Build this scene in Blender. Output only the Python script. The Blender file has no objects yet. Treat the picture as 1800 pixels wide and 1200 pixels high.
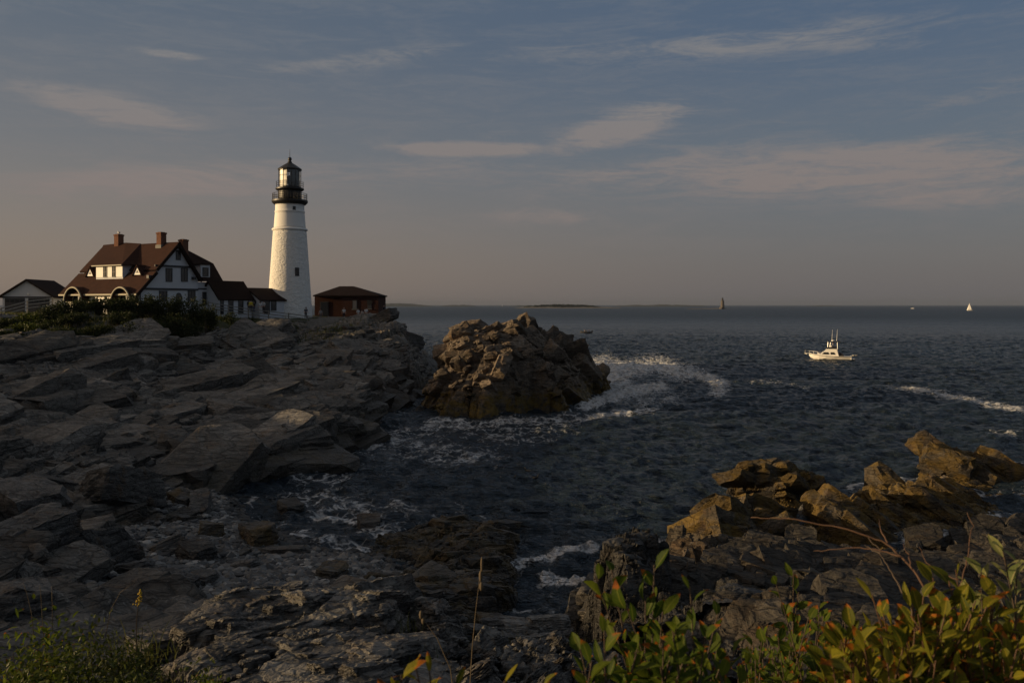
import bpy, math, random
import numpy as np
from math import radians, sin, cos, pi, tan, sqrt, atan2
from mathutils import Vector
random.seed(7); RNG = np.random.default_rng(11)
S = bpy.context.scene; COL = S.collection
F, HX, HY, CAMZ = 1500.0, 900.0, 536.0, 10.5       # focal length in photo pixels, principal column, horizon row, eye height

def at(px, py, Y):                                  # a point Y metres ahead seen at photo pixel (px, py)
    return ((px-HX)/F*Y, Y, CAMZ-(py-HY)/F*Y)
def wl(px, py, z=0.0):                              # where the ray through a pixel meets height z
    Y = (CAMZ-z)*F/(py-HY); return at(px, py, Y)

# ------------------------------------------------------------------ numpy noise
def _h(ix, iy, iz, s):
    h = (ix.astype(np.int64)*374761393 + iy.astype(np.int64)*668265263 + iz*1274126177 + s*974711) & 0xffffffff
    h = ((h ^ (h >> 13))*1274126177) & 0xffffffff
    h = ((h ^ (h >> 16))*2246822519) & 0xffffffff
    h = h ^ (h >> 15)
    return (h & 0xffffff)/float(0x1000000)
def perlin(x, y, s=0):
    ix = np.floor(x); iy = np.floor(y); fx = x-ix; fy = y-iy
    u = fx*fx*fx*(fx*(fx*6-15)+10); v = fy*fy*fy*(fy*(fy*6-15)+10)
    def g(dx, dy):
        a = _h(ix+dx, iy+dy, 0, s)*2*pi
        return np.cos(a)*(fx-dx)+np.sin(a)*(fy-dy)
    a = g(0,0); b = g(1,0); c = g(0,1); d = g(1,1)
    return ((a+(b-a)*u)*(1-v)+(c+(d-c)*u)*v)*1.5
def fbm(x, y, o=5, s=0, gain=.5, lac=2.03):
    r = 0; a = 1.0; f = 1.0
    for i in range(o):
        r = r+a*perlin(x*f+17.3*i, y*f-9.1*i, s+i); a *= gain; f *= lac
    return r
def ridged(x, y, o=4, s=0):
    r = 0; a = 1.0; f = 1.0
    for i in range(o):
        r = r+a*(1-2*np.abs(perlin(x*f+7.7*i, y*f+3.1*i, s+i))); a *= .5; f *= 2.1
    return r*.5
def sstep(a, b, x):
    t = np.clip((x-a)/(b-a), 0, 1); return t*t*(3-2*t)
def blocks(x, y, scale, aspect, ang, s, tilt=.5, warp=.35):
    """Broken rock: every fracture cell is its own tilted, offset facet. Returns height (about +-1) and distance to the crack."""
    c_, s_ = cos(ang), sin(ang)
    u = (x*c_+y*s_)/(scale*aspect); v = (-x*s_+y*c_)/scale
    wx = perlin(u*1.3+5, v*1.3, s+50)*warp; wy = perlin(u*1.3, v*1.3+9, s+51)*warp
    u = u+wx; v = v+wy
    iu = np.floor(u); iv = np.floor(v)
    f1 = np.full(u.shape, 9.0); f2 = np.full(u.shape, 9.0); H = np.zeros(u.shape)
    for dx in (-1,0,1):
        for dy in (-1,0,1):
            cx = iu+dx; cy = iv+dy
            px = cx+.08+.84*_h(cx,cy,0,s); py = cy+.08+.84*_h(cx,cy,1,s)
            du = u-px; dv = v-py
            d = np.maximum(np.abs(du)*.92+np.abs(dv)*.38, np.abs(dv)*.92+np.abs(du)*.3)
            hh = (_h(cx,cy,2,s)-.5)*2 + ((_h(cx,cy,3,s)-.5)*du*2.4+(_h(cx,cy,4,s)-.35)*dv*3.0)*tilt*2
            m = d < f1
            f2 = np.where(m, f1, np.minimum(f2, d)); H = np.where(m, hh, H); f1 = np.where(m, d, f1)
    return H, f2-f1
def strata(x, y, scale, ang, s, sharp=.75):
    """Dipping beds: long ledges with one gentle and one steep side."""
    c_, s_ = cos(ang), sin(ang)
    u = x*c_+y*s_; v = -x*s_+y*c_
    w = v/scale + 1.1*fbm(u/(scale*5), v/(scale*4), 3, s) + .25*fbm(u/scale, v/scale, 2, s+9)
    k = np.floor(w); f = w-k
    a = .35+.65*_h(k, k*0, 5, s)
    return a*(np.where(f < sharp, f/sharp, (1-f)/(1-sharp))-.5)

class RBF:
    """Height surface through control points (multiquadric), cached on a grid."""
    def __init__(self, pts, c=1.5, step=1.0, pad=12, lam=0.02):
        P = np.array(pts, float); self.P = P
        d = np.sqrt(((P[:,None,:2]-P[None,:,:2])**2).sum(-1)+c*c)
        n = len(P); A = np.zeros((n+3,n+3)); A[:n,:n] = d+np.eye(n)*(-lam)
        A[:n,n] = 1; A[:n,n+1:] = P[:,:2]/50; A[n,:n] = 1; A[n+1:,:n] = P[:,:2].T/50
        b = np.zeros(n+3); b[:n] = P[:,2]
        w = np.linalg.solve(A, b)
        self.x0 = P[:,0].min()-pad; self.y0 = P[:,1].min()-pad; self.st = step
        gx = np.arange(self.x0, P[:,0].max()+pad+step, step); gy = np.arange(self.y0, P[:,1].max()+pad+step, step)
        X, Y = np.meshgrid(gx, gy); Z = np.zeros(X.shape)
        for i in range(n):
            Z += w[i]*np.sqrt((X-P[i,0])**2+(Y-P[i,1])**2+c*c)
        Z += w[n]+w[n+1]*X/50+w[n+2]*Y/50
        self.Z = Z
    def __call__(self, x, y):
        i = np.clip((x-self.x0)/self.st, 0, self.Z.shape[1]-1.001); j = np.clip((y-self.y0)/self.st, 0, self.Z.shape[0]-1.001)
        a = np.floor(i).astype(int); b = np.floor(j).astype(int); f = i-a; g = j-b
        f = f*f*(3-2*f)*.5+f*.5; g = g*g*(3-2*g)*.5+g*.5
        Z = self.Z
        return (Z[b,a]*(1-f)+Z[b,a+1]*f)*(1-g)+(Z[b+1,a]*(1-f)+Z[b+1,a+1]*f)*g

# ------------------------------------------------------------------ objects
def tag(o, label=None, cat=None, group=None, kind=None):
    if label: o['label'] = label
    if cat: o['category'] = cat
    if group: o['group'] = group
    if kind: o['kind'] = kind
    return o
def thing(name, label, cat, loc=(0,0,0), rz=0.0, group=None):
    o = bpy.data.objects.new(name, None); COL.objects.link(o); o.empty_display_size = .2
    o.location = loc; o.rotation_euler = (0,0,rz)
    return tag(o, label, cat, group)
def npmesh(name, V, Fc, mats, parent=None, smooth=False, attrs=None, matidx=None, loc=None):
    """V (n,3); Fc an (m,3|4) array or a list of index tuples."""
    me = bpy.data.meshes.new(name); V = np.asarray(V, np.float32)
    me.vertices.add(len(V)); me.vertices.foreach_set('co', V.ravel())
    if isinstance(Fc, np.ndarray):
        k = Fc.shape[1]; m = len(Fc); idx = Fc.ravel(); starts = np.arange(m)*k
    else:
        idx = np.array([i for f in Fc for i in f]); ln = np.array([len(f) for f in Fc]); m = len(Fc)
        starts = np.concatenate([[0], np.cumsum(ln)[:-1]])
    me.loops.add(len(idx)); me.loops.foreach_set('vertex_index', idx.astype(np.int32))
    me.polygons.add(m); me.polygons.foreach_set('loop_start', starts.astype(np.int32))
    if matidx is not None: me.polygons.foreach_set('material_index', np.asarray(matidx, np.int32))
    me.update(calc_edges=True)
    for mt in (mats if isinstance(mats, (list,tuple)) else [mats]): me.materials.append(mt)
    me.polygons.foreach_set('use_smooth', np.full(m, bool(smooth)))
    for k, a in (attrs or {}).items():
        at_ = me.attributes.new(k, 'FLOAT', 'POINT'); at_.data.foreach_set('value', np.asarray(a, np.float32))
    o = bpy.data.objects.new(name, me); COL.objects.link(o)
    if parent: o.parent = parent
    if loc: o.location = loc
    return o
def gridfaces(nr, nc, wrap=False):
    r, c = np.meshgrid(np.arange(nr-1), np.arange(nc if wrap else nc-1), indexing='ij')
    c2 = (c+1) % nc
    return np.stack([r*nc+c, r*nc+c2, (r+1)*nc+c2, (r+1)*nc+c], -1).reshape(-1,4)
def compact(V, Fc, keep, attrs=None):
    Fc = Fc[keep]; used = np.zeros(len(V), bool); used[Fc.ravel()] = True
    remap = np.cumsum(used)-1
    return V[used], remap[Fc], {k: a[used] for k, a in (attrs or {}).items()}

class MB:
    def __init__(self): self.v = []; self.f = []; self.m = []; self.mi = 0
    def add(self, vs, fs):
        b = len(self.v); self.v += [tuple(p) for p in vs]; self.f += [tuple(b+i for i in f) for f in fs]; self.m += [self.mi]*len(fs); return self
    def box(self, x0, x1, y0, y1, z0, z1):
        return self.add([(x0,y0,z0),(x1,y0,z0),(x1,y1,z0),(x0,y1,z0),(x0,y0,z1),(x1,y0,z1),(x1,y1,z1),(x0,y1,z1)],
                 [(0,3,2,1),(4,5,6,7),(0,1,5,4),(1,2,6,5),(2,3,7,6),(3,0,4,7)])
    def hexa(self, p):                              # eight corners: bottom four then top four
        return self.add(p, [(0,3,2,1),(4,5,6,7),(0,1,5,4),(1,2,6,5),(2,3,7,6),(3,0,4,7)])
    def prism(self, poly, d):                       # polygon of 3-D points swept by vector d
        n = len(poly); q = [(p[0]+d[0],p[1]+d[1],p[2]+d[2]) for p in poly]
        return self.add(list(poly)+q, [tuple(range(n-1,-1,-1)), tuple(range(n,2*n))]+[(i,(i+1)%n,n+(i+1)%n,n+i) for i in range(n)])
    def tube(self, pts, r, n=8, cap=True):
        pts = [Vector(p) for p in pts]; rs = r if isinstance(r,(list,tuple)) else [r]*len(pts); vs = []; fs = []
        t0 = (pts[1]-pts[0]).normalized(); up = Vector((0,0,1)) if abs(t0.z) < .9 else Vector((1,0,0))
        a = t0.cross(up).normalized()
        for i, p in enumerate(pts):
            t = (pts[min(i+1,len(pts)-1)]-pts[max(i-1,0)]).normalized()
            a = (a-t*a.dot(t)).normalized(); b = t.cross(a)
            for k in range(n):
                g = 2*pi*k/n; vs.append(p+(a*cos(g)+b*sin(g))*rs[i])
        for i in range(len(pts)-1):
            for k in range(n): fs.append((i*n+k, i*n+(k+1)%n, (i+1)*n+(k+1)%n, (i+1)*n+k))
        if cap: fs += [tuple(range(n-1,-1,-1)), tuple((len(pts)-1)*n+k for k in range(n))]
        return self.add(vs, fs)
    def lathe(self, prof, n=32, c=(0,0), cap=True, a0=0, a1=2*pi, ph=0):
        full = abs(a1-a0-2*pi) < 1e-6; vs = []; fs = []; cols = n if full else n+1
        for r, z in prof:
            for k in range(cols):
                g = a0+(a1-a0)*k/n+ph; vs.append((c[0]+r*cos(g), c[1]+r*sin(g), z))
        for i in range(len(prof)-1):
            for k in range(n):
                k2 = (k+1)%cols; fs.append((i*cols+k, i*cols+k2, (i+1)*cols+k2, (i+1)*cols+k))
        if cap and full: fs += [tuple(range(cols-1,-1,-1)), tuple((len(prof)-1)*cols+k for k in range(cols))]
        return self.add(vs, fs)
    def ball(self, c, r, sx=1, sy=1, sz=1, n=10):
        prof = [(max(r*sin(pi*i/n),1e-4), -r*cos(pi*i/n)) for i in range(n+1)]; b = len(self.v)
        self.lathe(prof, n+4)
        for i in range(b, len(self.v)):
            p = self.v[i]; self.v[i] = (c[0]+p[0]*sx, c[1]+p[1]*sy, c[2]+p[2]*sz)
        return self
    def build(self, name, mat, parent=None, smooth=False, loc=None):
        return npmesh(name, self.v, self.f, mat, parent, smooth, matidx=self.m, loc=loc)
def children(o): return [c for c in bpy.data.objects if c.parent == o]
def copy_tree(o, parent=None):
    c = o.copy(); COL.objects.link(c); c.parent = parent
    for ch in children(o): copy_tree(ch, c)
    return c

# ------------------------------------------------------------------ materials
class NT:
    def __init__(self, nt): self.t = nt; self.n = nt.nodes; self.l = nt.links
    def new(self, typ, **kw):
        n = self.n.new(typ)
        for k, v in kw.items():
            if k.startswith('i_'):
                key = k[2:]; key = int(key) if key.isdigit() else key.replace('_',' ')
                self.set(n.inputs[key], v)
            else: setattr(n, k, v)
        return n
    def set(self, s, v):
        if isinstance(v, bpy.types.NodeSocket): self.l.new(v, s)
        else: s.default_value = v
    def math(self, op, a, b=None, c=None, clamp=False):
        n = self.n.new('ShaderNodeMath'); n.operation = op; n.use_clamp = clamp
        for i, v in enumerate((a,b,c)):
            if v is not None: self.set(n.inputs[i], v)
        return n.outputs[0]
    def mix(self, f, a, b, mode='MIX'):
        n = self.n.new('ShaderNodeMix'); n.data_type = 'RGBA'; n.blend_type = mode
        self.set(n.inputs[0], f); self.set(n.inputs[6], col(a)); self.set(n.inputs[7], col(b)); return n.outputs[2]
    def noise(self, vec, scale, detail=4, rough=.55, dist=0, out=0):
        n = self.n.new('ShaderNodeTexNoise'); n.inputs['Scale'].default_value = scale; n.inputs['Detail'].default_value = detail
        n.inputs['Roughness'].default_value = rough; n.inputs['Distortion'].default_value = dist
        if vec is not None: self.l.new(vec, n.inputs['Vector'])
        return n.outputs[out]
    def voro(self, vec, scale, feature='F1', rnd=1.0, out='Distance'):
        n = self.n.new('ShaderNodeTexVoronoi'); n.feature = feature; n.inputs['Scale'].default_value = scale; n.inputs['Randomness'].default_value = rnd
        if vec is not None: self.l.new(vec, n.inputs['Vector'])
        return n.outputs[out]
    def ramp(self, f, stops, interp='LINEAR'):
        n = self.n.new('ShaderNodeValToRGB'); n.color_ramp.interpolation = interp; e = n.color_ramp.elements
        while len(e) < len(stops): e.new(.5)
        for i, (p, c) in enumerate(stops): e[i].position = p; e[i].color = col(c)
        self.set(n.inputs[0], f); return n.outputs[0]
    def mapr(self, v, a, b, c=0., d=1., smooth=True):
        n = self.n.new('ShaderNodeMapRange'); n.interpolation_type = 'SMOOTHSTEP' if smooth else 'LINEAR'
        self.set(n.inputs[0], v)
        for i, q in enumerate((a,b,c,d)): self.set(n.inputs[1+i], q)
        return n.outputs[0]
    def mapping(self, vec, loc=(0,0,0), rot=(0,0,0), sc=(1,1,1), typ='POINT'):
        n = self.n.new('ShaderNodeMapping'); n.vector_type = typ; self.l.new(vec, n.inputs[0])
        n.inputs[1].default_value = loc; n.inputs[2].default_value = rot; n.inputs[3].default_value = sc; return n.outputs[0]
    def bump(self, h, strength, dist, normal=None):
        n = self.n.new('ShaderNodeBump'); n.inputs['Strength'].default_value = strength; n.inputs['Distance'].default_value = dist
        self.l.new(h, n.inputs['Height'])
        if normal is not None: self.l.new(normal, n.inputs['Normal'])
        return n.outputs[0]
    def attr(self, name):
        n = self.n.new('ShaderNodeAttribute'); n.attribute_name = name; return n.outputs['Fac']
    def pos(self): return self.n.new('ShaderNodeNewGeometry').outputs['Position']
    def sep(self, v):
        n = self.n.new('ShaderNodeSeparateXYZ'); self.l.new(v, n.inputs[0]); return n.outputs
def col(c):
    if isinstance(c, bpy.types.NodeSocket): return c
    if isinstance(c, (int,float)): return (c,c,c,1)
    return tuple(c)+(1,) if len(c) == 3 else tuple(c)
def material(name):
    m = bpy.data.materials.new(name); m.use_nodes = True; t = NT(m.node_tree); t.n.clear()
    p = t.new('ShaderNodeBsdfPrincipled'); o = t.new('ShaderNodeOutputMaterial'); t.l.new(p.outputs[0], o.inputs[0])
    return m, t, p, o
def simple(name, c, rough=.6, var=.12, scale=3.0, metal=0, bump=0., spec=.4):
    """Plain painted or worn surface with mottled tone."""
    m, t, p, o = material(name); v = t.new('ShaderNodeTexCoord').outputs['Object']
    n = t.noise(v, scale, 5, .6)
    k = t.mapr(n, .25, .75, 1-var, 1+var, False)
    mx = t.new('ShaderNodeVectorMath', operation='SCALE'); mx.inputs[0].default_value = c[:3]; t.l.new(k, mx.inputs['Scale'])
    t.l.new(mx.outputs[0], p.inputs['Base Color'])
    p.inputs['Roughness'].default_value = rough; p.inputs['Metallic'].default_value = metal; p.inputs['Specular IOR Level'].default_value = spec
    if bump: t.l.new(t.bump(t.noise(v, scale*6, 4, .6), bump, .05), p.inputs['Normal'])
    return m
def rock_material(name, tone=1.0, rot=(0,0,0), weed=0.0, weedz=1.5, wetz=1.0, rust=.35, lawn=False, grain=1.0, pale=0.0, fine=1.0, tint=None):
    m, t, p, o = material(name); P = t.pos(); z = t.sep(P)[2]
    big = t.noise(P, .22*grain, 6, .6); mid = t.noise(P, 1.7*grain, 7, .62, .4); fin = t.noise(P, 14*fine, 5, .65)
    sv = t.mapping(P, rot=rot, sc=(.35*grain, .35*grain, 5.0*grain)); st = t.noise(sv, 1.0, 7, .68, .6)
    sv2 = t.mapping(P, rot=rot, sc=(1.6*fine, 1.6*fine, 22.0*fine)); st2 = t.noise(sv2, 1.0, 5, .65, .3)
    k = t.math('MULTIPLY_ADD', big, .45, t.math('MULTIPLY_ADD', st, .45, t.math('MULTIPLY', mid, .35)))
    k = t.math('MULTIPLY_ADD', t.math('SUBTRACT', fin, .5), .35, k)
    c = t.ramp(k, [(.40,(.028*tone,.027*tone,.027*tone)),(.54,(.088*tone,.085*tone,.081*tone)),(.68,(.165*tone,.158*tone,.148*tone)),(.86,(.30*tone,.285*tone,.26*tone))])
    if pale: c = t.mix(t.math('MULTIPLY', t.mapr(mid, .45, .7), pale), c, (.36*tone,.34*tone,.30*tone))
    if tint: c = t.mix(1.0, c, tint, 'MULTIPLY')
    # rust and lichen stains
    rn = t.mapr(t.noise(P, .55*grain, 5, .65, .8), .52, .68); c = t.mix(t.math('MULTIPLY', rn, rust), c, (.17*tone,.110*tone,.062*tone))
    # pale quartz veins
    vn = t.noise(t.mapping(P, rot=(.4,.2,.8), sc=(.25,.9,.6)), 1.0, 4, .5, .5)
    ve = t.mapr(t.math('ABSOLUTE', t.math('SUBTRACT', vn, .5)), .0, .007, 1, 0)
    c = t.mix(t.math('MULTIPLY', ve, .35), c, (.40*tone,.38*tone,.35*tone))
    jv = t.mapping(P, rot=rot, sc=(.30*grain,.75*grain,1.9*grain)); jw = t.new('ShaderNodeVectorMath', operation='ADD'); t.l.new(jv, jw.inputs[0]); jn = t.new('ShaderNodeTexNoise'); jn.inputs['Scale'].default_value = .9*grain; jn.inputs['Detail'].default_value = 4; t.l.new(P, jn.inputs['Vector']); js = t.new('ShaderNodeVectorMath', operation='SCALE'); t.l.new(jn.outputs['Color'], js.inputs[0]); js.inputs['Scale'].default_value = .5; t.l.new(js.outputs[0], jw.inputs[1])
    jt = t.mapr(t.voro(jw.outputs[0], 1.0, 'DISTANCE_TO_EDGE'), .0, .05, 1, 0); jt2 = t.mapr(t.voro(jw.outputs[0], 3.1, 'DISTANCE_TO_EDGE'), .0, .07, 1, 0); jj = t.math('MAXIMUM', jt, t.math('MULTIPLY', jt2, .7))
    c = t.mix(t.math('MULTIPLY', jj, .55), c, (.016,.015,.014))
    rough = .85
    # the tide line: black wet zone and, on some rocks, ochre weed
    zn = t.math('MULTIPLY_ADD', t.math('SUBTRACT', t.noise(P, .5, 4, .6), .5), 2.0, z)
    wet = t.mapr(zn, wetz*.35, wetz*1.25, 1, 0)
    c = t.mix(t.math('MULTIPLY', wet, .66), c, (.012,.0115,.010))
    rough = t.mapr(wet, 0, 1, .85, .5)
    if weed:
        wz = t.mapr(zn, weedz*.8, weedz*1.25, 1, 0)
        wn = t.math('MULTIPLY', t.mapr(t.noise(P, .9, 5, .65, .6), .40, .58), wz)
        wc = t.mix(t.noise(P, 6, 4, .7), (.20,.125,.018), (.06,.04,.010))
        c = t.mix(t.math('MULTIPLY', wn, weed), c, wc)
    if lawn:
        la = t.attr('lawn'); g = t.mix(t.noise(P, .7, 5, .7), (.018,.024,.008), (.05,.055,.02))
        lf = t.mapr(t.math('MULTIPLY_ADD', t.math('SUBTRACT', t.noise(P, 1.3, 5, .7), .5), 1.1, la), .4, .6)
        c = t.mix(lf, c, g)
        be = t.attr('beach'); pc = t.voro(P, 4.5, 'F1', 1, 'Color'); pv = t.new('ShaderNodeRGBToBW'); t.l.new(pc, pv.inputs[0])
        c = t.mix(be, c, t.mix(t.mapr(zn, .2, .8), (.012,.012,.012), t.ramp(pv.outputs[0], [(.2,(.03,.03,.031)),(.8,(.12,.118,.115))])))
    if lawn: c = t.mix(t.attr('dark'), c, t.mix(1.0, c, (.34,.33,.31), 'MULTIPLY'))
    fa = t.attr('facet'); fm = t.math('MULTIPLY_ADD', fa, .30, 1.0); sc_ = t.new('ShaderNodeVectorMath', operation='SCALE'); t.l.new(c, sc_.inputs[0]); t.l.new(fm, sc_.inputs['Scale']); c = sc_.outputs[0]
    t.l.new(c, p.inputs['Base Color'])
    t.set(p.inputs['Roughness'], rough); p.inputs['Specular IOR Level'].default_value = .25
    cr = t.voro(t.mapping(P, rot=rot, sc=(.5*grain,.9*grain,2.2*grain)), 1.3, 'DISTANCE_TO_EDGE'); crk = t.mapr(cr, 0, .06)
    n = t.bump(st, .6, .35/grain); n = t.bump(crk, .5, .10, n); n = t.bump(jj, .7, -.07/grain, n); n = t.bump(mid, .6, .28/grain, n); n = t.bump(st2, .5, .05/fine, n); n = t.bump(fin, .45, .03/fine, n)
    t.l.new(n, p.inputs['Normal'])
    return m
M = {}
M['shore'] = rock_material('dark_shore_rock', .55, (radians(30),radians(12),.5), wetz=.8, rust=.6, weed=.25, grain=1.2)
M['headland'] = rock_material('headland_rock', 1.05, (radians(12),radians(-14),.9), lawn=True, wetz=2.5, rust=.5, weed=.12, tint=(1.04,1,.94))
M['islet'] = rock_material('islet_rock', .95, (radians(50),radians(-10),.5), weed=.95, weedz=1.9, wetz=1.5, rust=.95, tint=(1.15,.95,.76))
M['ledge'] = rock_material('ochre_ledge_rock', .50, (radians(-20),radians(55),.4), weed=.7, weedz=2.2, wetz=.6, rust=.9, fine=1.2, tint=(1.1,.95,.74))
M['outcrop'] = rock_material('pale_outcrop_rock', 1.6, (radians(60),radians(25),.6), wetz=-5, rust=.4, pale=.9, grain=1.6, fine=2.4)
M['slab'] = rock_material('dark_slab_rock', .62, (radians(15),radians(10),.2), weed=.35, weedz=1.6, wetz=1.1, rust=.8, grain=1.3)
M['upright'] = rock_material('dark_upright_rock', .62, (radians(80),radians(8),1.3), wetz=-1, rust=.3, grain=1.3, fine=1.5)
M['boulder'] = rock_material('boulder_rock', .9, (radians(25),radians(40),.9), wetz=.2, rust=.5, grain=1.8, fine=1.3)
M['dark_boulder'] = rock_material('dark_boulder_rock', .6, (radians(25),radians(40),.9), wetz=.2, rust=.7, grain=1.5)
M['pale_boulder'] = rock_material('pale_boulder_rock', 1.35, (radians(25),radians(40),.9), wetz=-2, rust=.1, grain=1.5, pale=.6)
M['weed_boulder'] = rock_material('weedy_boulder_rock', .7, (radians(25),radians(40),.9), weed=.45, weedz=2.2, wetz=.4, rust=.7, grain=1.5)
def sea_material():
    m, t, p, o = material('sea_water'); P = t.pos(); foam = t.attr('foam')
    deep = t.mix(t.noise(P, .02, 3, .5), (.013,.024,.036), (.017,.029,.042))
    # lacy foam: torn threads thinning out from where the swell breaks
    w = t.new('ShaderNodeVectorMath', operation='ADD'); t.l.new(P, w.inputs[0])
    nd = t.new('ShaderNodeTexNoise'); nd.inputs['Scale'].default_value = .9; nd.inputs['Detail'].default_value = 3; t.l.new(P, nd.inputs['Vector'])
    sc = t.new('ShaderNodeVectorMath', operation='SCALE'); t.l.new(nd.outputs['Color'], sc.inputs[0]); sc.inputs['Scale'].default_value = 1.6; t.l.new(sc.outputs[0], w.inputs[1])
    W = w.outputs[0]
    e1 = t.mapr(t.voro(W, .75, 'DISTANCE_TO_EDGE'), 0, .17, 1, 0); e2 = t.mapr(t.voro(W, 2.1, 'DISTANCE_TO_EDGE'), 0, .22, 1, 0)
    n = t.noise(P, .45, 6, .7, .8); nf = t.noise(P, 3.2, 4, .7)
    lace = t.math('MULTIPLY_ADD', e1, .30, t.math('MULTIPLY_ADD', e2, .22, t.math('MULTIPLY_ADD', n, .75, t.math('MULTIPLY', nf, .35))))
    th = t.math('MULTIPLY_ADD', foam, -1.05, 1.36)
    fm = t.mapr(t.math('SUBTRACT', lace, th), -.10, .46); fm = t.math('MAXIMUM', fm, t.math('MULTIPLY', t.mapr(foam, .35, 1.1), t.mapr(n, .38, .75, 0, .42))); fm = t.math('MULTIPLY', fm, t.mapr(foam, .02, .3))
    c = t.mix(t.math('MULTIPLY', fm, .9), deep, (.78,.79,.80))
    t.l.new(c, p.inputs['Base Color']); p.inputs['IOR'].default_value = 1.33
    rd = t.new('ShaderNodeVectorMath', operation='LENGTH'); t.l.new(P, rd.inputs[0]); t.l.new(t.mix(fm, t.mapr(rd.outputs['Value'], 120, 900, .15, .42), .8), p.inputs['Roughness']); p.inputs['Specular IOR Level'].default_value = .40
    a = t.noise(t.mapping(P, rot=(0,0,.35), sc=(.8,1.5,1)), 1.3, 6, .66, .5)
    b = t.noise(t.mapping(P, rot=(0,0,-.2), sc=(.10,.22,1)), 1.0, 4, .6, .3)
    cfar = t.noise(t.mapping(P, rot=(0,0,.15), sc=(.018,.035,1)), 1.0, 6, .68, .4); nn = t.bump(cfar, 1.0, 5.0); nn = t.bump(b, 1.0, 1.3, nn); nn = t.bump(a, 1.0, .42, nn); nn = t.bump(t.noise(P, 4.5, 4, .65), .8, .06, nn); t.l.new(nn, p.inputs['Normal'])
    return m
M['sea'] = sea_material()
M['white_wall'] = None
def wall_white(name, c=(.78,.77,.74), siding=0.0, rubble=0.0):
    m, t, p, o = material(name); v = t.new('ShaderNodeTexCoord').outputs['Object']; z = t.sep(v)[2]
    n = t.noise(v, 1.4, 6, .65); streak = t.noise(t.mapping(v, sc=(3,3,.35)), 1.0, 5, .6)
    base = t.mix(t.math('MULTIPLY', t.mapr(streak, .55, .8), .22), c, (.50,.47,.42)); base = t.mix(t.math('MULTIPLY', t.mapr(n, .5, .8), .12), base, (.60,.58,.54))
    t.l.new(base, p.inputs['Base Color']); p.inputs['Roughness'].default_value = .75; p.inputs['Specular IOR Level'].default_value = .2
    nn = t.bump(t.noise(v, 9, 4, .6), .2, .02)
    if siding:
        w = t.math('FRACT', t.math('MULTIPLY', z, 1/siding)); nn = t.bump(w, .5, .03, nn)
    if rubble:
        sm = t.new('ShaderNodeTexVoronoi'); sm.feature = 'F1'; sm.inputs['Scale'].default_value = rubble
        t.l.new(t.mapping(v, sc=(1,1,1.9)), sm.inputs['Vector'])
        cour = t.voro(t.mapping(v, sc=(1,1,1.9)), rubble, 'DISTANCE_TO_EDGE')
        nn = t.bump(t.mapr(cour, 0, .14), .35, .05, nn); nn = t.bump(t.noise(t.mapping(v, sc=(1,1,1.3)), 1.5, 5, .66, .8), .9, .26, nn)
    t.l.new(nn, p.inputs['Normal']); return m
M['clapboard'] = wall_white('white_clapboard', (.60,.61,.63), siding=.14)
M['tower_smooth'] = wall_white('white_painted_brick', (.80,.78,.73))
M['tower_rough'] = wall_white('white_painted_rubble', (.80,.78,.73), rubble=1.5)
M['cream'] = simple('cream_trim', (.30,.27,.19), .6)
M['bright'] = simple('bright_white_paint', (.82,.80,.74), .6, .05)
def shingle(name, a, b, ux=1.0):
    m, t, p, o = material(name); v = t.new('ShaderNodeTexCoord').outputs['Object']
    br = t.new('ShaderNodeTexBrick'); br.inputs['Scale'].default_value = 1.0; br.inputs['Brick Width'].default_value = .35; br.inputs['Row Height'].default_value = .22
    br.inputs['Mortar Size'].default_value = .012; br.inputs['Color1'].default_value = col(a); br.inputs['Color2'].default_value = col(b); br.inputs['Mortar'].default_value = (a[0]*.35,a[1]*.35,a[2]*.35,1)
    cm = t.new('ShaderNodeCombineXYZ'); s = t.sep(v); t.l.new(t.math('ADD', s[1], t.math('MULTIPLY', s[0], ux)), cm.inputs[0]); t.l.new(s[2], cm.inputs[1]); t.l.new(cm.outputs[0], br.inputs['Vector'])
    n = t.noise(v, 1.2, 6, .65); c = t.mix(t.mapr(n, .3, .75), br.outputs['Color'], (b[0]*1.35,b[1]*1.3,b[2]*1.25)); t.l.new(c, p.inputs['Base Color'])
    p.inputs['Roughness'].default_value = .9; p.inputs['Specular IOR Level'].default_value = .1
    t.l.new(t.bump(br.outputs['Fac'], .5, -.02), p.inputs['Normal']); return m
M['shingle'] = shingle('red_brown_shingle', (.047,.0205,.0145), (.032,.0145,.0105))
M['shingle_dark'] = shingle('dark_shingle', (.017,.0085,.0075), (.012,.0065,.006))
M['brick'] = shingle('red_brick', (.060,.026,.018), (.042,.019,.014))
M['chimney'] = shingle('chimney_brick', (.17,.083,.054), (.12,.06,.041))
M['black_iron'] = simple('black_iron', (.016,.0135,.012), .45, .25, 4, bump=.1, spec=.4)
M['dark_trim'] = simple('dark_trim', (.035,.036,.040), .6)
def glass_dark(name, c=(.012,.014,.017)):
    m, t, p, o = material(name); v = t.new('ShaderNodeTexCoord').outputs['Object']
    t.l.new(t.mix(t.noise(v, 2.5, 3, .5), c, (c[0]*2.5,c[1]*2.5,c[2]*2.4)), p.inputs['Base Color']); p.inputs['Roughness'].default_value = .08; p.inputs['Specular IOR Level'].default_value = .6
    return m
M['glass'] = glass_dark('window_glass')
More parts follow.
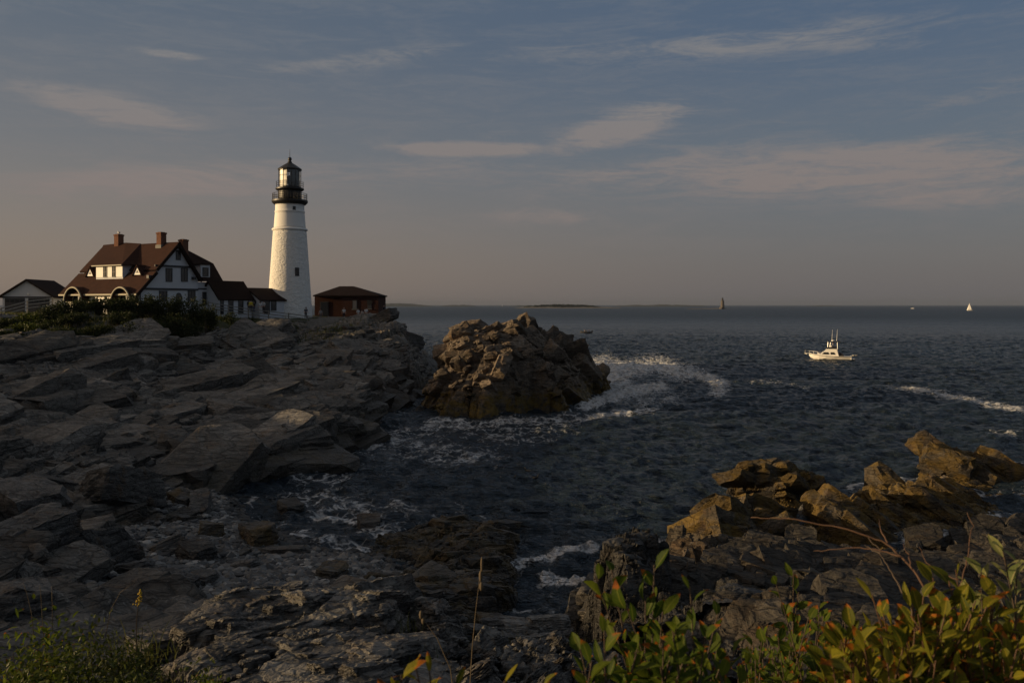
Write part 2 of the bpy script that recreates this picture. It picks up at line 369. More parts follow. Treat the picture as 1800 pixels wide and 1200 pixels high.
def pane_material():
    m, t, p, o = material('lantern_glass'); tr = t.new('ShaderNodeBsdfTransparent'); tr.inputs[0].default_value = (.97,.97,.95,1)
    gl = t.new('ShaderNodeBsdfGlossy'); gl.inputs['Roughness'].default_value = .05; 
    mx = t.new('ShaderNodeMixShader'); mx.inputs[0].default_value = .10; t.l.new(tr.outputs[0], mx.inputs[1]); t.l.new(gl.outputs[0], mx.inputs[2])
    t.l.new(mx.outputs[0], o.inputs[0]); return m
M['pane'] = pane_material()
M['grey_wood'] = simple('weathered_grey_wood', (.20,.185,.16), .85, .3, 6)
M['pale_wood'] = simple('pale_weathered_wood', (.36,.33,.28), .85, .3, 6)
M['concrete'] = simple('pale_concrete', (.19,.185,.17), .9, .3, 1.5, bump=.3)
M['white_gel'] = simple('white_gelcoat', (.80,.78,.72), .3, .04, spec=.5)
M['navy'] = simple('dark_canvas', (.012,.013,.018), .7)
M['steel'] = simple('bright_steel', (.55,.55,.54), .35, .1, metal=.8)
M['black'] = simple('black_rubber', (.012,.012,.012), .7)
M['sail'] = simple('white_sailcloth', (.80,.79,.76), .8, .05)
M['granite'] = simple('grey_granite_blocks', (.10,.085,.07), .9, .3, .4)
M['skin'] = simple('skin', (.42,.25,.18), .6, .05)
M['hair'] = simple('dark_hair', (.02,.015,.012), .7)
M['gull'] = simple('gull_white', (.75,.74,.71), .8, .05)
def cloth(name, c): return simple(name, c, .9, .1, 8)
M['c_yellow'] = cloth('yellow_cloth', (.55,.42,.03)); M['c_white'] = cloth('white_cloth', (.50,.50,.50)); M['c_dark'] = cloth('dark_cloth', (.022,.022,.026))
M['c_grey'] = cloth('grey_cloth', (.11,.11,.12)); M['c_blue'] = cloth('blue_cloth', (.05,.07,.13)); M['c_tan'] = cloth('tan_cloth', (.22,.16,.10)); M['c_pale'] = cloth('pale_cloth', (.30,.29,.28))
def leaf_material(name, g1, g2, brown, dry=.5, trans=.35, gloss=.35):
    """Leaf: per-leaf green, drying orange and brown from the tip on some leaves."""
    m, t, p, o = material(name); r = t.attr('rnd'); tp = t.attr('tip'); P = t.pos()
    c = t.mix(r, g1, g2)
    c = t.mix(t.math('MULTIPLY', t.mapr(t.noise(P, 60, 3, .6), .4, .7), .35), c, (g1[0]*.6,g1[1]*.6,g1[2]*.6))
    r2 = t.math('FRACT', t.math('MULTIPLY', r, 7.31))
    k = t.math('ADD', t.math('MULTIPLY_ADD', r2, dry, tp), t.math('MULTIPLY', t.math('SUBTRACT', t.noise(P, 35, 3, .6), .5), .9))
    md = t.attr('mid'); c = t.mix(t.mapr(md, .80, .97), c, (g2[0]*1.25,g2[1]*1.15,g2[2]*1.6))
    vn = t.math('SINE', t.math('MULTIPLY_ADD', tp, 46., t.math('MULTIPLY', md, 13.))); vk = t.math('MULTIPLY', t.mapr(vn, .72, 1.0), t.mapr(md, .02, .2)); c = t.mix(t.math('MULTIPLY', vk, .35), c, (g2[0]*1.1,g2[1]*1.05,g2[2]*1.5))
    sp = t.mapr(t.noise(P, 160, 2, .5), .66, .74); c = t.mix(t.math('MULTIPLY', sp, t.math('MULTIPLY', dry, 1.1)), c, (.09,.04,.012))
    c = t.mix(t.mapr(k, 1.08, 1.26), c, t.mix(t.mapr(k, 1.2, 1.5), brown, (.055,.02,.008)))
    t.l.new(c, p.inputs['Base Color']); p.inputs['Roughness'].default_value = gloss; p.inputs['Specular IOR Level'].default_value = .12; t.l.new(t.bump(t.math('MULTIPLY_ADD', vk, .6, t.math('ADD', md, t.noise(P, 90, 3, .6))), .35, .003), p.inputs['Normal'])
    tl = t.new('ShaderNodeBsdfTranslucent'); t.l.new(c, tl.inputs[0]); mx = t.new('ShaderNodeMixShader'); mx.inputs[0].default_value = trans
    t.l.new(p.outputs[0], mx.inputs[1]); t.l.new(tl.outputs[0], mx.inputs[2]); t.l.new(mx.outputs[0], o.inputs[0])
    return m
M['leaf_bush'] = leaf_material('autumn_bush_leaf', (.055,.078,.009), (.215,.195,.016), (.40,.13,.015), .57, .5, .5)
M['leaf_green'] = leaf_material('green_bush_leaf', (.036,.068,.008), (.105,.135,.014), (.34,.10,.014), .42, .5, .5)
M['leaf_pale'] = leaf_material('pale_bush_leaf', (.12,.15,.05), (.24,.24,.08), (.3,.12,.02), .3, .4, .5)
M['leaf_low'] = leaf_material('low_shrub_leaf', (.028,.045,.008), (.085,.10,.015), (.14,.07,.02), .3, .35)
M['leaf_hedge'] = leaf_material('hedge_leaf', (.012,.020,.006), (.045,.055,.014), (.05,.045,.015), .2, .25, .6)
M['leaf_far'] = leaf_material('far_tree_leaf', (.012,.018,.008), (.03,.036,.015), (.03,.03,.012), .1, .2, .7)
M['grass'] = leaf_material('grass_blade', (.05,.065,.012), (.16,.15,.04), (.22,.16,.07), .5, .35, .6)
M['dry_stem'] = simple('dry_red_brown_twig', (.085,.045,.025), .7, .3, 30)
M['dry_grass'] = simple('dry_straw', (.10,.075,.045), .8, .2, 30)
M['gold_flower'] = simple('goldenrod_flower', (.40,.27,.02), .8, .3, 40)
M['twig'] = simple('grey_brown_twig', (.07,.05,.035), .8, .3, 20)
# ------------------------------------------------------------------ broken slabs: angular, layered blocks the rocks are made of
import bmesh
def make_block(seed, thr, rough, dims=(1.8,1.15,.62), nl=3.2):
    rr = random.Random(seed); bm = bmesh.new(); a, b, c = dims; pts = []
    for sx in (-1,1):
        for sy in (-1,1):
            for sz in (-1,1):
                if rr.random() < .35:               # a broken corner
                    k = rr.uniform(.35,.75); pts += [(a*sx*k,b*sy,c*sz),(a*sx,b*sy*k,c*sz),(a*sx,b*sy,c*sz*rr.uniform(-.2,.5))]
                else: pts.append((a*sx*rr.uniform(.72,1.08), b*sy*rr.uniform(.7,1.1), c*sz*rr.uniform(.72,1.1)))
    for _ in range(5):
        ax = rr.choice((0,0,1,2)); q = [rr.uniform(-.8,.8)*a, rr.uniform(-.8,.8)*b, rr.uniform(-.6,.6)*c]; q[ax] = rr.choice((-1,1))*(a,b,c)[ax]*rr.uniform(1.0,1.18); pts.append(tuple(q))
    vs = [bm.verts.new(p) for p in pts]; r = bmesh.ops.convex_hull(bm, input=vs)
    junk = [g for g in r['geom_interior']+r['geom_unused'] if isinstance(g, bmesh.types.BMVert) and g.is_valid]; bmesh.ops.delete(bm, geom=list(set(junk)), context='VERTS')
    for _ in range(6):
        es = [e for e in bm.edges if e.calc_length() > thr]
        if not es: break
        bmesh.ops.subdivide_edges(bm, edges=es, cuts=1); bmesh.ops.triangulate(bm, faces=bm.faces[:])
    bm.normal_update(); V = np.array([v.co[:] for v in bm.verts]); N = np.array([v.normal[:] for v in bm.verts]); Fc = np.array([[v.index for v in f.verts] for f in bm.faces]); bm.free()
    x, y, z = V.T; o = seed*3.7
    n = fbm(x*1.5+o+z*.8, y*1.5+z*1.1, 5, seed)*rough
    w = z*nl+.7*fbm(x*.6+o, y*.6, 3, seed+3); f = w-np.floor(w); k = _h(np.floor(w), np.floor(w)*0, 7, seed)
    side = 1-np.abs(N[:,2])**2
    V = V+N*n[:,None]; V[:,:2] *= (1-side*(.10*(k-.3)+.07*np.exp(-(np.minimum(f,1-f)/.14)**2)))[:,None]
    V[:,2] += .05*fbm(x*2.5+y*.6+o, y*5, 3, seed+5)*np.abs(N[:,2])
    return V, Fc
LIB = {'lo': [make_block(900+i, 1.0, .05) for i in range(26)], 'mid': [make_block(930+i, .46, .07) for i in range(26)], 'hi': [make_block(960+i, .17, .08, nl=4.5) for i in range(12)]}
def place_blocks(c, size, rz, tx, ty, lod, seed, squash=None):
    """Arrays of centres, half sizes, strike, dip about two axes -> merged vertices, triangles and a tone for each block."""
    rg = np.random.default_rng(seed); lib = LIB[lod]; Vs = []; Fs = []; Ts = []; off = 0
    for i in range(len(c)):
        V, Fc = lib[int(rg.integers(len(lib)))]; s = size[i]*(np.array([rg.uniform(.8,1.35), rg.uniform(.8,1.25), rg.uniform(.6,1.25)]) if squash is None else np.array(squash)*rg.uniform(.8,1.2,3))
        P = V*s*rg.choice([-1,1],3)[None]*np.array([1,1,1.]); fl = np.prod(np.sign(P[0]*V[0]+1e-12)) < 0
        ca, sa = cos(tx[i]), sin(tx[i]); P = np.stack([P[:,0], P[:,1]*ca-P[:,2]*sa, P[:,1]*sa+P[:,2]*ca], -1)
        ca, sa = cos(ty[i]), sin(ty[i]); P = np.stack([P[:,0]*ca+P[:,2]*sa, P[:,1], -P[:,0]*sa+P[:,2]*ca], -1)
        ca, sa = cos(rz[i]), sin(rz[i]); P = np.stack([P[:,0]*ca-P[:,1]*sa, P[:,0]*sa+P[:,1]*ca, P[:,2]], -1)+c[i]
        Vs.append(P); Fs.append((Fc[:, ::-1] if fl else Fc)+off); Ts.append(np.full(len(P), rg.normal(0,.75))); off += len(P)
    return np.vstack(Vs), np.vstack(Fs), np.concatenate(Ts)
def quad2tri(Fc): return np.concatenate([Fc[:,[0,1,2]], Fc[:,[0,2,3]]])
def rock_mesh(name, V, Fc, mat, attrs, ang=34):
    o = npmesh(name, V, Fc, mat, None, True, attrs=attrs); o.data.set_sharp_from_angle(angle=radians(ang)); return o
# ------------------------------------------------------------------ headland
ctrl = []
def C(px, py, Y): ctrl.append(at(px, py, Y))
shore = [(728,694),(715,702),(684,710),(660,735),(605,772),(552,800),(525,832),(480,845),(432,856),(425,884),(478,930),(560,960),(640,974),(705,988)]
for i, (px, py) in enumerate(shore):
    x, y, z = wl(px, py); ctrl.append((x, y, -.05))
    if i < 9: ctrl.append((x+1.6, y-1.6, -1.6)); ctrl.append((x+5, y-3.5, -3.5))
    elif i < 13: ctrl.append((x+2.5, y+4, -1.2))
for a in [(545,756,56.5),(505,772,55),(450,792,54),(405,812,52.5),(590,722,64.5),(640,690,77.5),(678,652,97),(710,618,104),(715,600,112),(690,562,124),(700,575,117),(704,585,114),
          (600,650,88),(600,600,110),(650,590,115),(560,572,124),(500,602,108),(500,650,90),(500,700,74),(450,732,66),(400,640,88),(400,585,108),(400,700,72),(400,762,58.5),
          (300,600,90),(300,572,95),(300,650,80),(300,700,70),(300,760,57),(300,822,49.5),(270,850,46),(200,605,80),(200,585,86),(200,650,72),(200,700,67),(200,760,55),(200,820,46),
          (100,590,84),(100,620,72),(100,700,60),(100,780,50),(100,850,41),(0,592,82),(0,620,70),(0,700,60),(0,800,45),(0,880,36),(0,960,30),(120,920,34),(200,882,39),
          (300,930,36),(400,930,37.5),(300,1000,30),(450,985,33),(550,1000,31.5),(350,1055,26),(500,1042,27.5),(620,1012,31),
          (200,1045,25),(100,1060,23),(0,1065,22),(370,556,103),(450,562,122),(550,562,128),(640,566,130),(675,562,128),(250,562,91),(130,566,90),(40,572,88),
          (1080,1010,18),(1100,1150,14),(1290,1050,14),(1200,1010,22),(1215,972,30),(1400,1010,24),(1400,1100,15),(1600,1000,24),(1600,1085,16),(1750,1000,22),(1800,955,27),
          (1300,1000,26),(1500,1010,26),(1700,985,27)]: C(*a)
for (px, py) in [(1040,1085),(1095,990),(1160,958),(1240,985),(1330,1002),(1440,990),(1560,985),(1680,972),(1800,945),(1900,920)]:
    x, y, z = wl(px, py); ctrl.append((x, y, -.3)); ctrl.append((x-1.5, y+3.5, -2.2))
ctrl += [(0,0,8.9),(-3,0,9.0),(3,0,8.9),(0,3,8.6),(-3,4,8.1),(2.5,3,8.75),(-6,6,7.3),(-3,7,6.9),(0,7,6.9),(3,7,7.3),(6,6,8),(0,10,5.6),(-3,11,5.4),(-6,10,5.2),(3,11,5.4),(6,10,6.3),
         (0,14,3.6),(-4,14,3.8),(-10,14,4.5),(0,18,1.8),(-5,18,2.5),(-10,18,3),(0,23,.6),(-5,22,1.6),(4,15,4.4),(2.2,25,-.6),(-1.5,27,.1),(0,31,-1.6),(-2.5,31,.2),
         (10,5,8.3),(10,12,5.6),(20,20,4.2),(30,20,4.5),(40,30,2.5),(38,48,-1.5),(30,5,8.5),(45,10,6),
         (0,-20,10.5),(20,-12,9.5),(-25,0,11.3),(-25,-15,12.3),(-42,10,11.2),(-30,22,8.5),(-60,0,12.4),(-60,40,10.2),(-60,60,10.8),(-70,75,11.2),(-85,40,12.3),(-105,80,12),(-75,97,10.6),
         (-90,112,10.2),(-95,132,10),(-130,130,10.5),(-60,30,10),(-14,8,7.4),(-16,0,9.8),
         (-85,120,9.4),(-70,112,9.2),(-55,100,9.3),(-45,102,9.0),(-38,110,8.7),(-60,122,9.0),(-50,128,8.9),(-40,132,8.8),(-30,137,8.6),(-22,138,7.9),(-60,140,9),(-40,148,8.5),(-24,146,7.5),(-17,136,5),(-14,128,2.0),(-11,118,-1.2),(-8,110,-2.2),
         (-12,150,-1.5),(-22,160,-2),(-45,168,-1),(-70,165,6),(-100,170,8),(-10,128,-2.5),(-6,100,-2.8),(-9.5,101,-1.4),
         (0,60,-4),(-7,66,-3.6),(-5,52,-3.4),(5,45,-3.2),(15,60,-4),(3,36,-2.6),(25,60,-4),(45,60,-4),(0,130,-6),(20,120,-6),(10,90,-5),(0,75,-4.4)]
base_rbf = RBF(ctrl, c=1.1, step=.75, pad=30)
bpts = np.array([wl(px, py, z)[:2] for px, py, z in [(300,960,.9),(400,950,.6),(480,960,.4),(560,985,.5),(600,1000,.6),(350,1040,1.4),(450,1030,1),(540,1030,.9),(640,985,.2),(480,930,.1),(410,900,.1),(340,900,.4),(300,1010,1.2)]])
FAC = {}
def rock_relief(x, y, seed=0, k=1.0):
    h1, e1 = blocks(x, y, 4.6*k, 2.6, .95, seed+1, .55); h2, e2 = blocks(x, y, 1.9*k, 2.4, 1.05, seed+2, .6); h3, e3 = blocks(x, y, .62*k, 2.4, .95, seed+3, .6)
    s1 = strata(x, y, 3.4*k, .95, seed+4); s2 = strata(x, y, .95*k, 1.02, seed+5)
    mod = .55+.9*sstep(-.35, .5, fbm(x/17, y/17, 2, seed+6))
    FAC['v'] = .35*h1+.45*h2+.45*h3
    r = .75*h1*mod + .42*h2*mod + .15*h3 + .70*s1*mod + .20*s2 + .38*fbm(x/8, y/8, 4, seed+7) + .07*fbm(x/.9, y/.9, 4, seed+8)
    r -= .75*np.exp(-(e1/.05)**2)*mod + .38*np.exp(-(e2/.07)**2) + .06*np.exp(-(e3/.09)**2)
    return r*k*.55
def land_masks(x, y):
    b = base_rbf(x, y)
    d = np.full(x.shape, 99.0)
    for q in bpts: d = np.minimum(d, np.hypot(x-q[0], y-q[1]))
    d = d+fbm(x/2, y/2, 3, 71)*.9
    beach = sstep(3.6, 2.4, d)
    wob = fbm(x/7, y/7, 4, 33)
    lawn = sstep(7.5, 8.3, b+wob*.45)*sstep(88, 100, y+wob*6)*sstep(-22, -27, x)
    lawn = np.maximum(lawn, sstep(99, 84, np.hypot(x+44, (y-60)))*0)
    out = sstep(.05, .45, (-x-.60*y-2.5)/20)*sstep(8, 10.5, b); lawn = np.maximum(lawn, out)
    soil = sstep(7.5, 4.0, np.hypot(x, y-1)); lawn = np.maximum(lawn, soil)
    tuft = sstep(.22, .55, fbm(x/5, y/4, 3, 91))*sstep(5.2, 7.6, b)*sstep(70, 96, y)
    return b, beach, lawn, np.maximum(lawn, tuft*.75)
def land(x, y, full=False):
    b, beach, lawn, green = land_masks(x, y)
    near = sstep(3, 12, np.hypot(x, y))
    rock = (1-beach)*(1-.93*lawn)*near
    flat = sstep(-2.5, -.2, b)
    z = b + rock_relief(x, y)*rock*(.35+.65*flat)*(.55+.45*sstep(20, 45, y)) + .12*fbm(x/1.5, y/1.5, 4, 41)*(1-near+lawn*.5) + beach*.09*fbm(x/.8, y/.8, 3, 44)
    z = z-.35*sstep(88, 96, y)*lawn*0
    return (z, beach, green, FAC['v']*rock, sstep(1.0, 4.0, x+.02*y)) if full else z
def polar(r, a):
    R, A = np.meshgrid(r, a, indexing='ij'); return R*np.sin(A), R*np.cos(A)
def steps(a, b, k):
    n = int(math.log(b/a)/k)+1; return a*np.exp(np.linspace(0, math.log(b/a), n, endpoint=False))
r = np.concatenate([steps(.8, 12, .018), steps(12, 142, .0042), steps(142, 230, .025), [230]])
ang = np.radians(np.concatenate([np.arange(-155, -36, 1.6), np.arange(-36, -33, .3), np.arange(-33, 33, .068), np.arange(33, 70, .8)]))
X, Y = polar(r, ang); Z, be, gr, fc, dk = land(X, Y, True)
V = np.stack([X, Y, Z], -1).reshape(-1,3); Fc = gridfaces(len(r), len(ang))
keep = Z.ravel()[Fc].max(1) > -1.2
# push cliffs out and in along their own normals so that ledges overhang a little
def ledge_push(V, Fc, nr, nc, amp, seed, s=1.0):
    G = V.reshape(nr, nc, 3); du = np.gradient(G, axis=1); dv = np.gradient(G, axis=0); N = np.cross(du, dv)
    N /= np.linalg.norm(N, axis=-1, keepdims=True)+1e-9; N *= np.sign(N[...,2:3])
    steep = 1-np.clip(N[...,2], 0, 1)
    n = fbm((G[...,0]*.8+G[...,1]*.6)/(1.6*s), (G[...,2]*2.6+G[...,0]*.5)/(1.0*s), 4, seed)
    return (G+N*(n*amp*sstep(.08, .6, steep))[...,None]).reshape(-1,3)
V = ledge_push(V, Fc, len(r), len(ang), .10, 201)
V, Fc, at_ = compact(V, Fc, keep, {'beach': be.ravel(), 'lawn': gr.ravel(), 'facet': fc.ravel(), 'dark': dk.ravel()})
def headland_blocks():
    rg = np.random.default_rng(21); Vs, Fs, As = [V], [quad2tri(Fc[:, ::-1])], {k: [a] for k, a in at_.items()}; off = len(V)
    for lod, n, s0, s1, seed in (('mid',640,.75,1.8,31),('mid',3200,.36,.85,32),('lo',11000,.12,.36,33),('mid',420,.22,.55,34),('lo',900,.08,.22,35)):
        m = n*3; yy = 15+115*rg.random(m)**.8; xx = -yy*(.66*rg.random(m))-1.0+rg.normal(0,1.5,m)
        if seed > 33: yy = 11+26*rg.random(m); xx = 1.5+yy*.66*rg.random(m)
        zz, be, gr, _f, dk = land(xx, yy, True); b = base_rbf(xx, yy)
        ok = (b > -.35)&(be < .12)&(gr < .5)&(np.hypot(xx, yy) > 15)&((yy > 24)|(xx < -7)|(seed > 33)); ok &= ~((yy > 102)&(b > 8.0)&(xx < -26)); ok &= ~((b < .55)&(yy < 56)&(xx < 2)&(xx > -17))
        xx, yy, zz, b = xx[ok][:n], yy[ok][:n], zz[ok][:n], b[ok][:n]; n = len(xx)
        s = s0+(s1-s0)*rg.random(n)**1.8; s = np.where((yy < 42)&(seed < 34), np.minimum(s*.7, .85), s); s = np.where(b > 7.0, s*.5, s); s = np.where(yy > 102, np.minimum(s, .42), s)
        clus = fbm(xx/9, yy/9, 3, 61); keep = clus > (-.28 if lod == 'mid' else -.6); xx, yy, zz, s, b = xx[keep], yy[keep], zz[keep], s[keep], b[keep]; n = len(xx)
        rz = 1.12+rg.normal(0,.18,n)+.4*fbm(xx/14, yy/14, 2, 62); tx = radians(9)+rg.normal(0,radians(9),n); ty = radians(-8)+rg.normal(0,radians(8),n)
        c_ = np.stack([xx, yy, zz-s*.28+rg.random(n)*s*.22-(.35+.25*(yy > 100))*sstep(6.8, 8.2, b)*(yy > 60)], -1)
        P, T, tone = place_blocks(c_, s, rz, tx, ty, lod, seed, (1.25,.95,.85) if seed < 34 else None)
        Vs.append(P); Fs.append(T+off); off += len(P); As['facet'].append(tone)
        for k in ('beach','lawn'): As[k].append(np.zeros(len(P)))
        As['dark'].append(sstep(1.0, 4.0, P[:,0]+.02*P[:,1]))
    print('headland blocks', off); return rock_mesh('headland', np.vstack(Vs), np.vstack(Fs), M['headland'], {k: np.concatenate(a) for k, a in As.items()})
hl = headland_blocks(); tag(hl, kind='structure')
print('headland', len(V))

# ------------------------------------------------------------------ rocks that stand apart: each one its own broken surface
HEIGHTS = [land]
def rock_patch(name, pts, mat, res, relief, c=.5, floor=None, label=None, kind=None, group=None, push=.12, seed=0, pad=.6, cat='rock', register=True, cap=None, blk=None, dz=0.):
    """pts: world control points (x, y, z); the surface dives below `floor` (or the sea) outside them."""
    P = np.array(pts); P[:,2] -= dz; pts = P; rb = RBF(pts, c=min(c, .15) if c < .6 else c, step=max(res*2, .04), pad=pad+1); cap = P[:,2].max() if cap is None else cap
    x = np.arange(P[:,0].min()-pad, P[:,0].max()+pad, res); y = np.arange(P[:,1].min()-pad, P[:,1].max()+pad, res)
    X, Y = np.meshgrid(x, y); Zb = rb(X, Y); Z = Zb+relief(X, Y); fc = FAC['v'].ravel()
    if cap is not None: Z = np.where(Z > cap-.1, cap-.1+(Z-cap+.1)*.25, Z)
    V = np.stack([X, Y, Z], -1).reshape(-1,3); Fc = gridfaces(len(y), len(x))
    fl = (np.full(X.shape, -.9) if floor is None else floor(X, Y)-.5).ravel()
    keep = (V[:,2]-fl)[Fc].max(1) > 0
    V = ledge_push(V, Fc, len(y), len(x), push, 300+seed, max(res*10, .3))
    V, Fc, at_ = compact(V, Fc, keep, {'facet': fc})
    Fc = quad2tri(Fc); fac = at_['facet']
    for lod, n, s0, s1, rz0, tx0, ty0, jit, *sq in (blk or []):
        rg = np.random.default_rng(700+seed+n); xx = rg.uniform(x[0]+pad*.5, x[-1]-pad*.5, n*4); yy = rg.uniform(y[0]+pad*.5, y[-1]-pad*.5, n*4); zb = rb(xx, yy); f_ = np.full(n*4, .3) if floor is None else floor(xx, yy)+.05
        ok = zb > f_; xx, yy, zb = xx[ok][:n], yy[ok][:n], zb[ok][:n]; m = len(xx)
        if cap is not None: zb = np.where(zb > cap-.1-.3*s1, cap-.1-.3*s1+(zb-cap+.1+.3*s1)*.25, zb)
        s = s0+(s1-s0)*rg.random(m)**1.7; c_ = np.stack([xx, yy, zb-s*(.3+1.25*(abs(ty0) > .9))+rg.random(m)*s*.22], -1)
        P, T, tone = place_blocks(c_, s, rz0+rg.normal(0,jit,m), tx0+rg.normal(0,jit*.6,m), ty0+rg.normal(0,jit*.6,m), lod, 800+seed+n, sq[0] if sq else None)
        Fc = np.concatenate([Fc, T+len(V)]); V = np.concatenate([V, P]); fac = np.concatenate([fac, tone])
    o = rock_mesh(name, V, Fc, mat, {'facet': fac})
    tag(o, label, cat if label else None, group, kind)
    if register:
        x0, x1, y0, y1 = x[0], x[-1], y[0], y[-1]
        HEIGHTS.append(lambda a, b: np.where((a > x0)&(a < x1)&(b > y0)&(b < y1), rb(np.clip(a,x0,x1), np.clip(b,y0,y1)), -9.))
    return o
def foot(pxs, z=-.1, drop=-2.5, out=2.0, ctr=None):
    """A waterline: control points at the water and others further out, under it."""
    q = [wl(px, py) for px, py in pxs]; cx = sum(p[0] for p in q)/len(q); cy = sum(p[1] for p in q)/len(q); r = []
    for x, y, _ in q:
        r.append((x, y, z)); d = math.hypot(x-cx, y-cy); r.append((x+(x-cx)/d*out, y+(y-cy)/d*out, drop))
    return r
def relief_of(k, ang, seed, a=(.5,.28,.1,.4,.15,.3)):
    def f(x, y):
        h1, e1 = blocks(x, y, 3.2*k, 1.6, ang, seed+1, .6); h2, e2 = blocks(x, y, 1.2*k, 1.7, ang+.2, seed+2, .6); h3, e3 = blocks(x, y, .42*k, 1.8, ang, seed+3, .6)
        FAC['v'] = .35*h1+.45*h2+.45*h3
        r = a[0]*h1+a[1]*h2+a[2]*h3+a[3]*strata(x, y, 2.2*k, ang, seed+4)+a[4]*strata(x, y, .6*k, ang+.1, seed+5)+a[5]*fbm(x/(3*k), y/(3*k), 5, seed+6)+.05*fbm(x/(.4*k), y/(.4*k), 3, seed+8)
        r -= .35*np.exp(-(e1/.05)**2)+.16*np.exp(-(e2/.07)**2)+.05*np.exp(-(e3/.1)**2)
        return r*k
    return f
# the big rock islet off the point
isl = foot([(772,726),(805,730),(850,732),(900,726),(945,720),(990,713),(1025,698),(1056,674),(1050,657),(772,702),(780,670)], out=1.6, drop=-3.2, z=-.5)
isl += [(-2,118,-1.5),(4,120,-2),(9,120,-2),(-7,112,-2),(-4,116,0),(5,117.5,-.3),(11,117,-.6)]
for a in [(870,566,93),(845,577,91),(925,567,95),(950,596,95),(900,566,98),(832,590,89),(812,606,88),(860,590,87.5),(920,592,89),(798,612,93),(788,624,95),(788,640,90),(800,620,88),(800,660,85),(830,640,85),(870,620,85.5),
          (850,690,82),(800,700,82),(780,715,81.5),(900,650,84.5),(900,690,83),(950,640,88),(950,680,86),(930,610,88),(980,612,97),(1000,640,95),(1000,610,101),(990,690,86),(1020,640,104),(1025,660,99),(1036,657,108),(1002,670,93),(1025,685,97)]: isl.append(at(*a))
rock_patch('islet', isl, M['islet'], .085, relief_of(1.5, .5, 500, (.22,.16,.08,.06,.03,.10)), c=.9, kind='structure', push=.1, seed=1, cap=7.6, blk=[('mid',70,0.675,1.5,1.2,-0.523599,0.418879,0.4),('mid',260,0.3,0.675,1.2,-0.523599,0.418879,0.4),('lo',700,0.105,0.3,1.2,-0.523599,0.418879,0.4)])
# the low rock off its left foot
rock_patch('sea_rock', foot([(726,719),(738,722),(750,720),(738,715)], out=.9, drop=-1.6)+[at(738,713,84.8), at(744,714,85)], M['dark_boulder'], .06, relief_of(.35, .3, 520), c=.3, label='low black rock awash in the channel at the left foot of the big islet', push=.03, seed=2)
# sunlit ochre rocks on the right
rock_patch('sea_rock', foot([(1288,866),(1330,882),(1390,888),(1440,884),(1460,868),(1400,852),(1330,848)], out=1.0, drop=-2)+[at(a,b,c) for a,b,c in [(1290,824,47),(1300,822,47.5),(1318,832,47),(1352,804,48),(1375,812,48),(1395,818,48.5),(1420,830,48),(1350,835,46.5),(1440,855,47),(1400,850,46.5),(1300,850,46.5),(1335,820,47.5)]],
           M['ledge'], .035, relief_of(0.6, 1.0, 530, (.2,.15,.08,.08,.05,.1)), c=.35, label='dark topped sea rock standing alone in the water, farther out than the big ochre wedge', push=.1, dz=0.3, blk=[('mid',17,0.4125,0.8625,0.9,-0.436332,0.436332,0.22),('mid',50,0.165,0.375,0.9,-0.436332,0.436332,0.28),('lo',80,0.06,0.15,0.9,-0.436332,0.436332,0.35)], seed=3)
rock_patch('sea_rock', foot([(1245,940),(1275,975),(1330,992),(1400,985),(1438,955),(1400,918),(1340,885),(1260,890)], out=1.0, drop=-2)+[at(a,b,c) for a,b,c in [(1262,868,40),(1285,866,40.5),(1320,880,40.5),(1250,900,38.8),(1262,925,37),(1300,905,38),(1345,925,37.5),(1300,940,36.5),(1370,925,37.5),(1400,940,37),(1350,960,36),(1290,885,39.3),(1420,952,37)]],
           M['ledge'], .032, relief_of(0.6, 0.35, 540, (.2,.15,.08,.08,.05,.1)), c=.3, label='big ochre wedge of rock with a sunlit left face at the water edge', push=.08, dz=0.5, blk=[('mid',18,0.55,1.15,0.9,-0.523599,0.523599,0.22),('mid',54,0.22,0.5,0.9,-0.523599,0.523599,0.28),('lo',86,0.08,0.2,0.9,-0.523599,0.523599,0.35)], seed=4)
rock_patch('sea_rock', foot([(1462,905),(1470,965),(1530,985),(1640,985),(1740,965),(1790,930),(1800,900),(1740,880),(1640,868),(1540,870),(1480,880)], out=1.0, drop=-1.5)+[at(a,b,c) for a,b,c in [(1472,885,40.5),(1475,915,38.5),(1490,872,41),(1530,872,41.5),(1530,905,39.5),(1500,940,37.3),(1580,900,40.5),(1560,940,38),(1620,905,41),(1640,868,43.5),(1680,862,44),(1700,890,42),(1640,940,38.5),(1720,920,40.5),(1760,900,43),(1600,875,42.5)]],
           M['ledge'], .036, relief_of(0.6, -0.35, 550, (.2,.15,.08,.08,.05,.1)), c=.3, label='long low ochre ledge of tilted slabs behind the right hand bush', push=.1, dz=0.25, blk=[('mid',38,0.4675,0.9775,-0.5,-0.453786,0.523599,0.22),('mid',110,0.187,0.425,-0.5,-0.453786,0.523599,0.28),('lo',176,0.068,0.17,-0.5,-0.453786,0.523599,0.35)], seed=5)
rock_patch('sea_rock', foot([(1648,825),(1660,848),(1720,868),(1800,880),(1870,890),(1900,850),(1840,820),(1760,812),(1700,808)], out=1.2, drop=-2)+[at(a,b,c) for a,b,c in [(1640,800,53),(1655,792,53),(1690,782,53.5),(1715,790,53.5),(1700,812,52),(1740,815,52),(1760,806,54),(1790,832,52),(1680,835,50.5),(1740,845,50),(1800,850,50),(1840,845,51),(1780,862,48)]],
           M['ledge'], .04, relief_of(0.6, -0.5, 560, (.2,.15,.08,.08,.05,.1)), c=.35, label='tall golden sea rock at the right edge, farthest of the sunlit rocks', push=.1, dz=0.3, blk=[('mid',24,0.5225,1.0925,-0.6,-0.383972,0.523599,0.22),('mid',70,0.209,0.475,-0.6,-0.383972,0.523599,0.28),('lo',112,0.076,0.19,-0.6,-0.383972,0.523599,0.35)], seed=6)
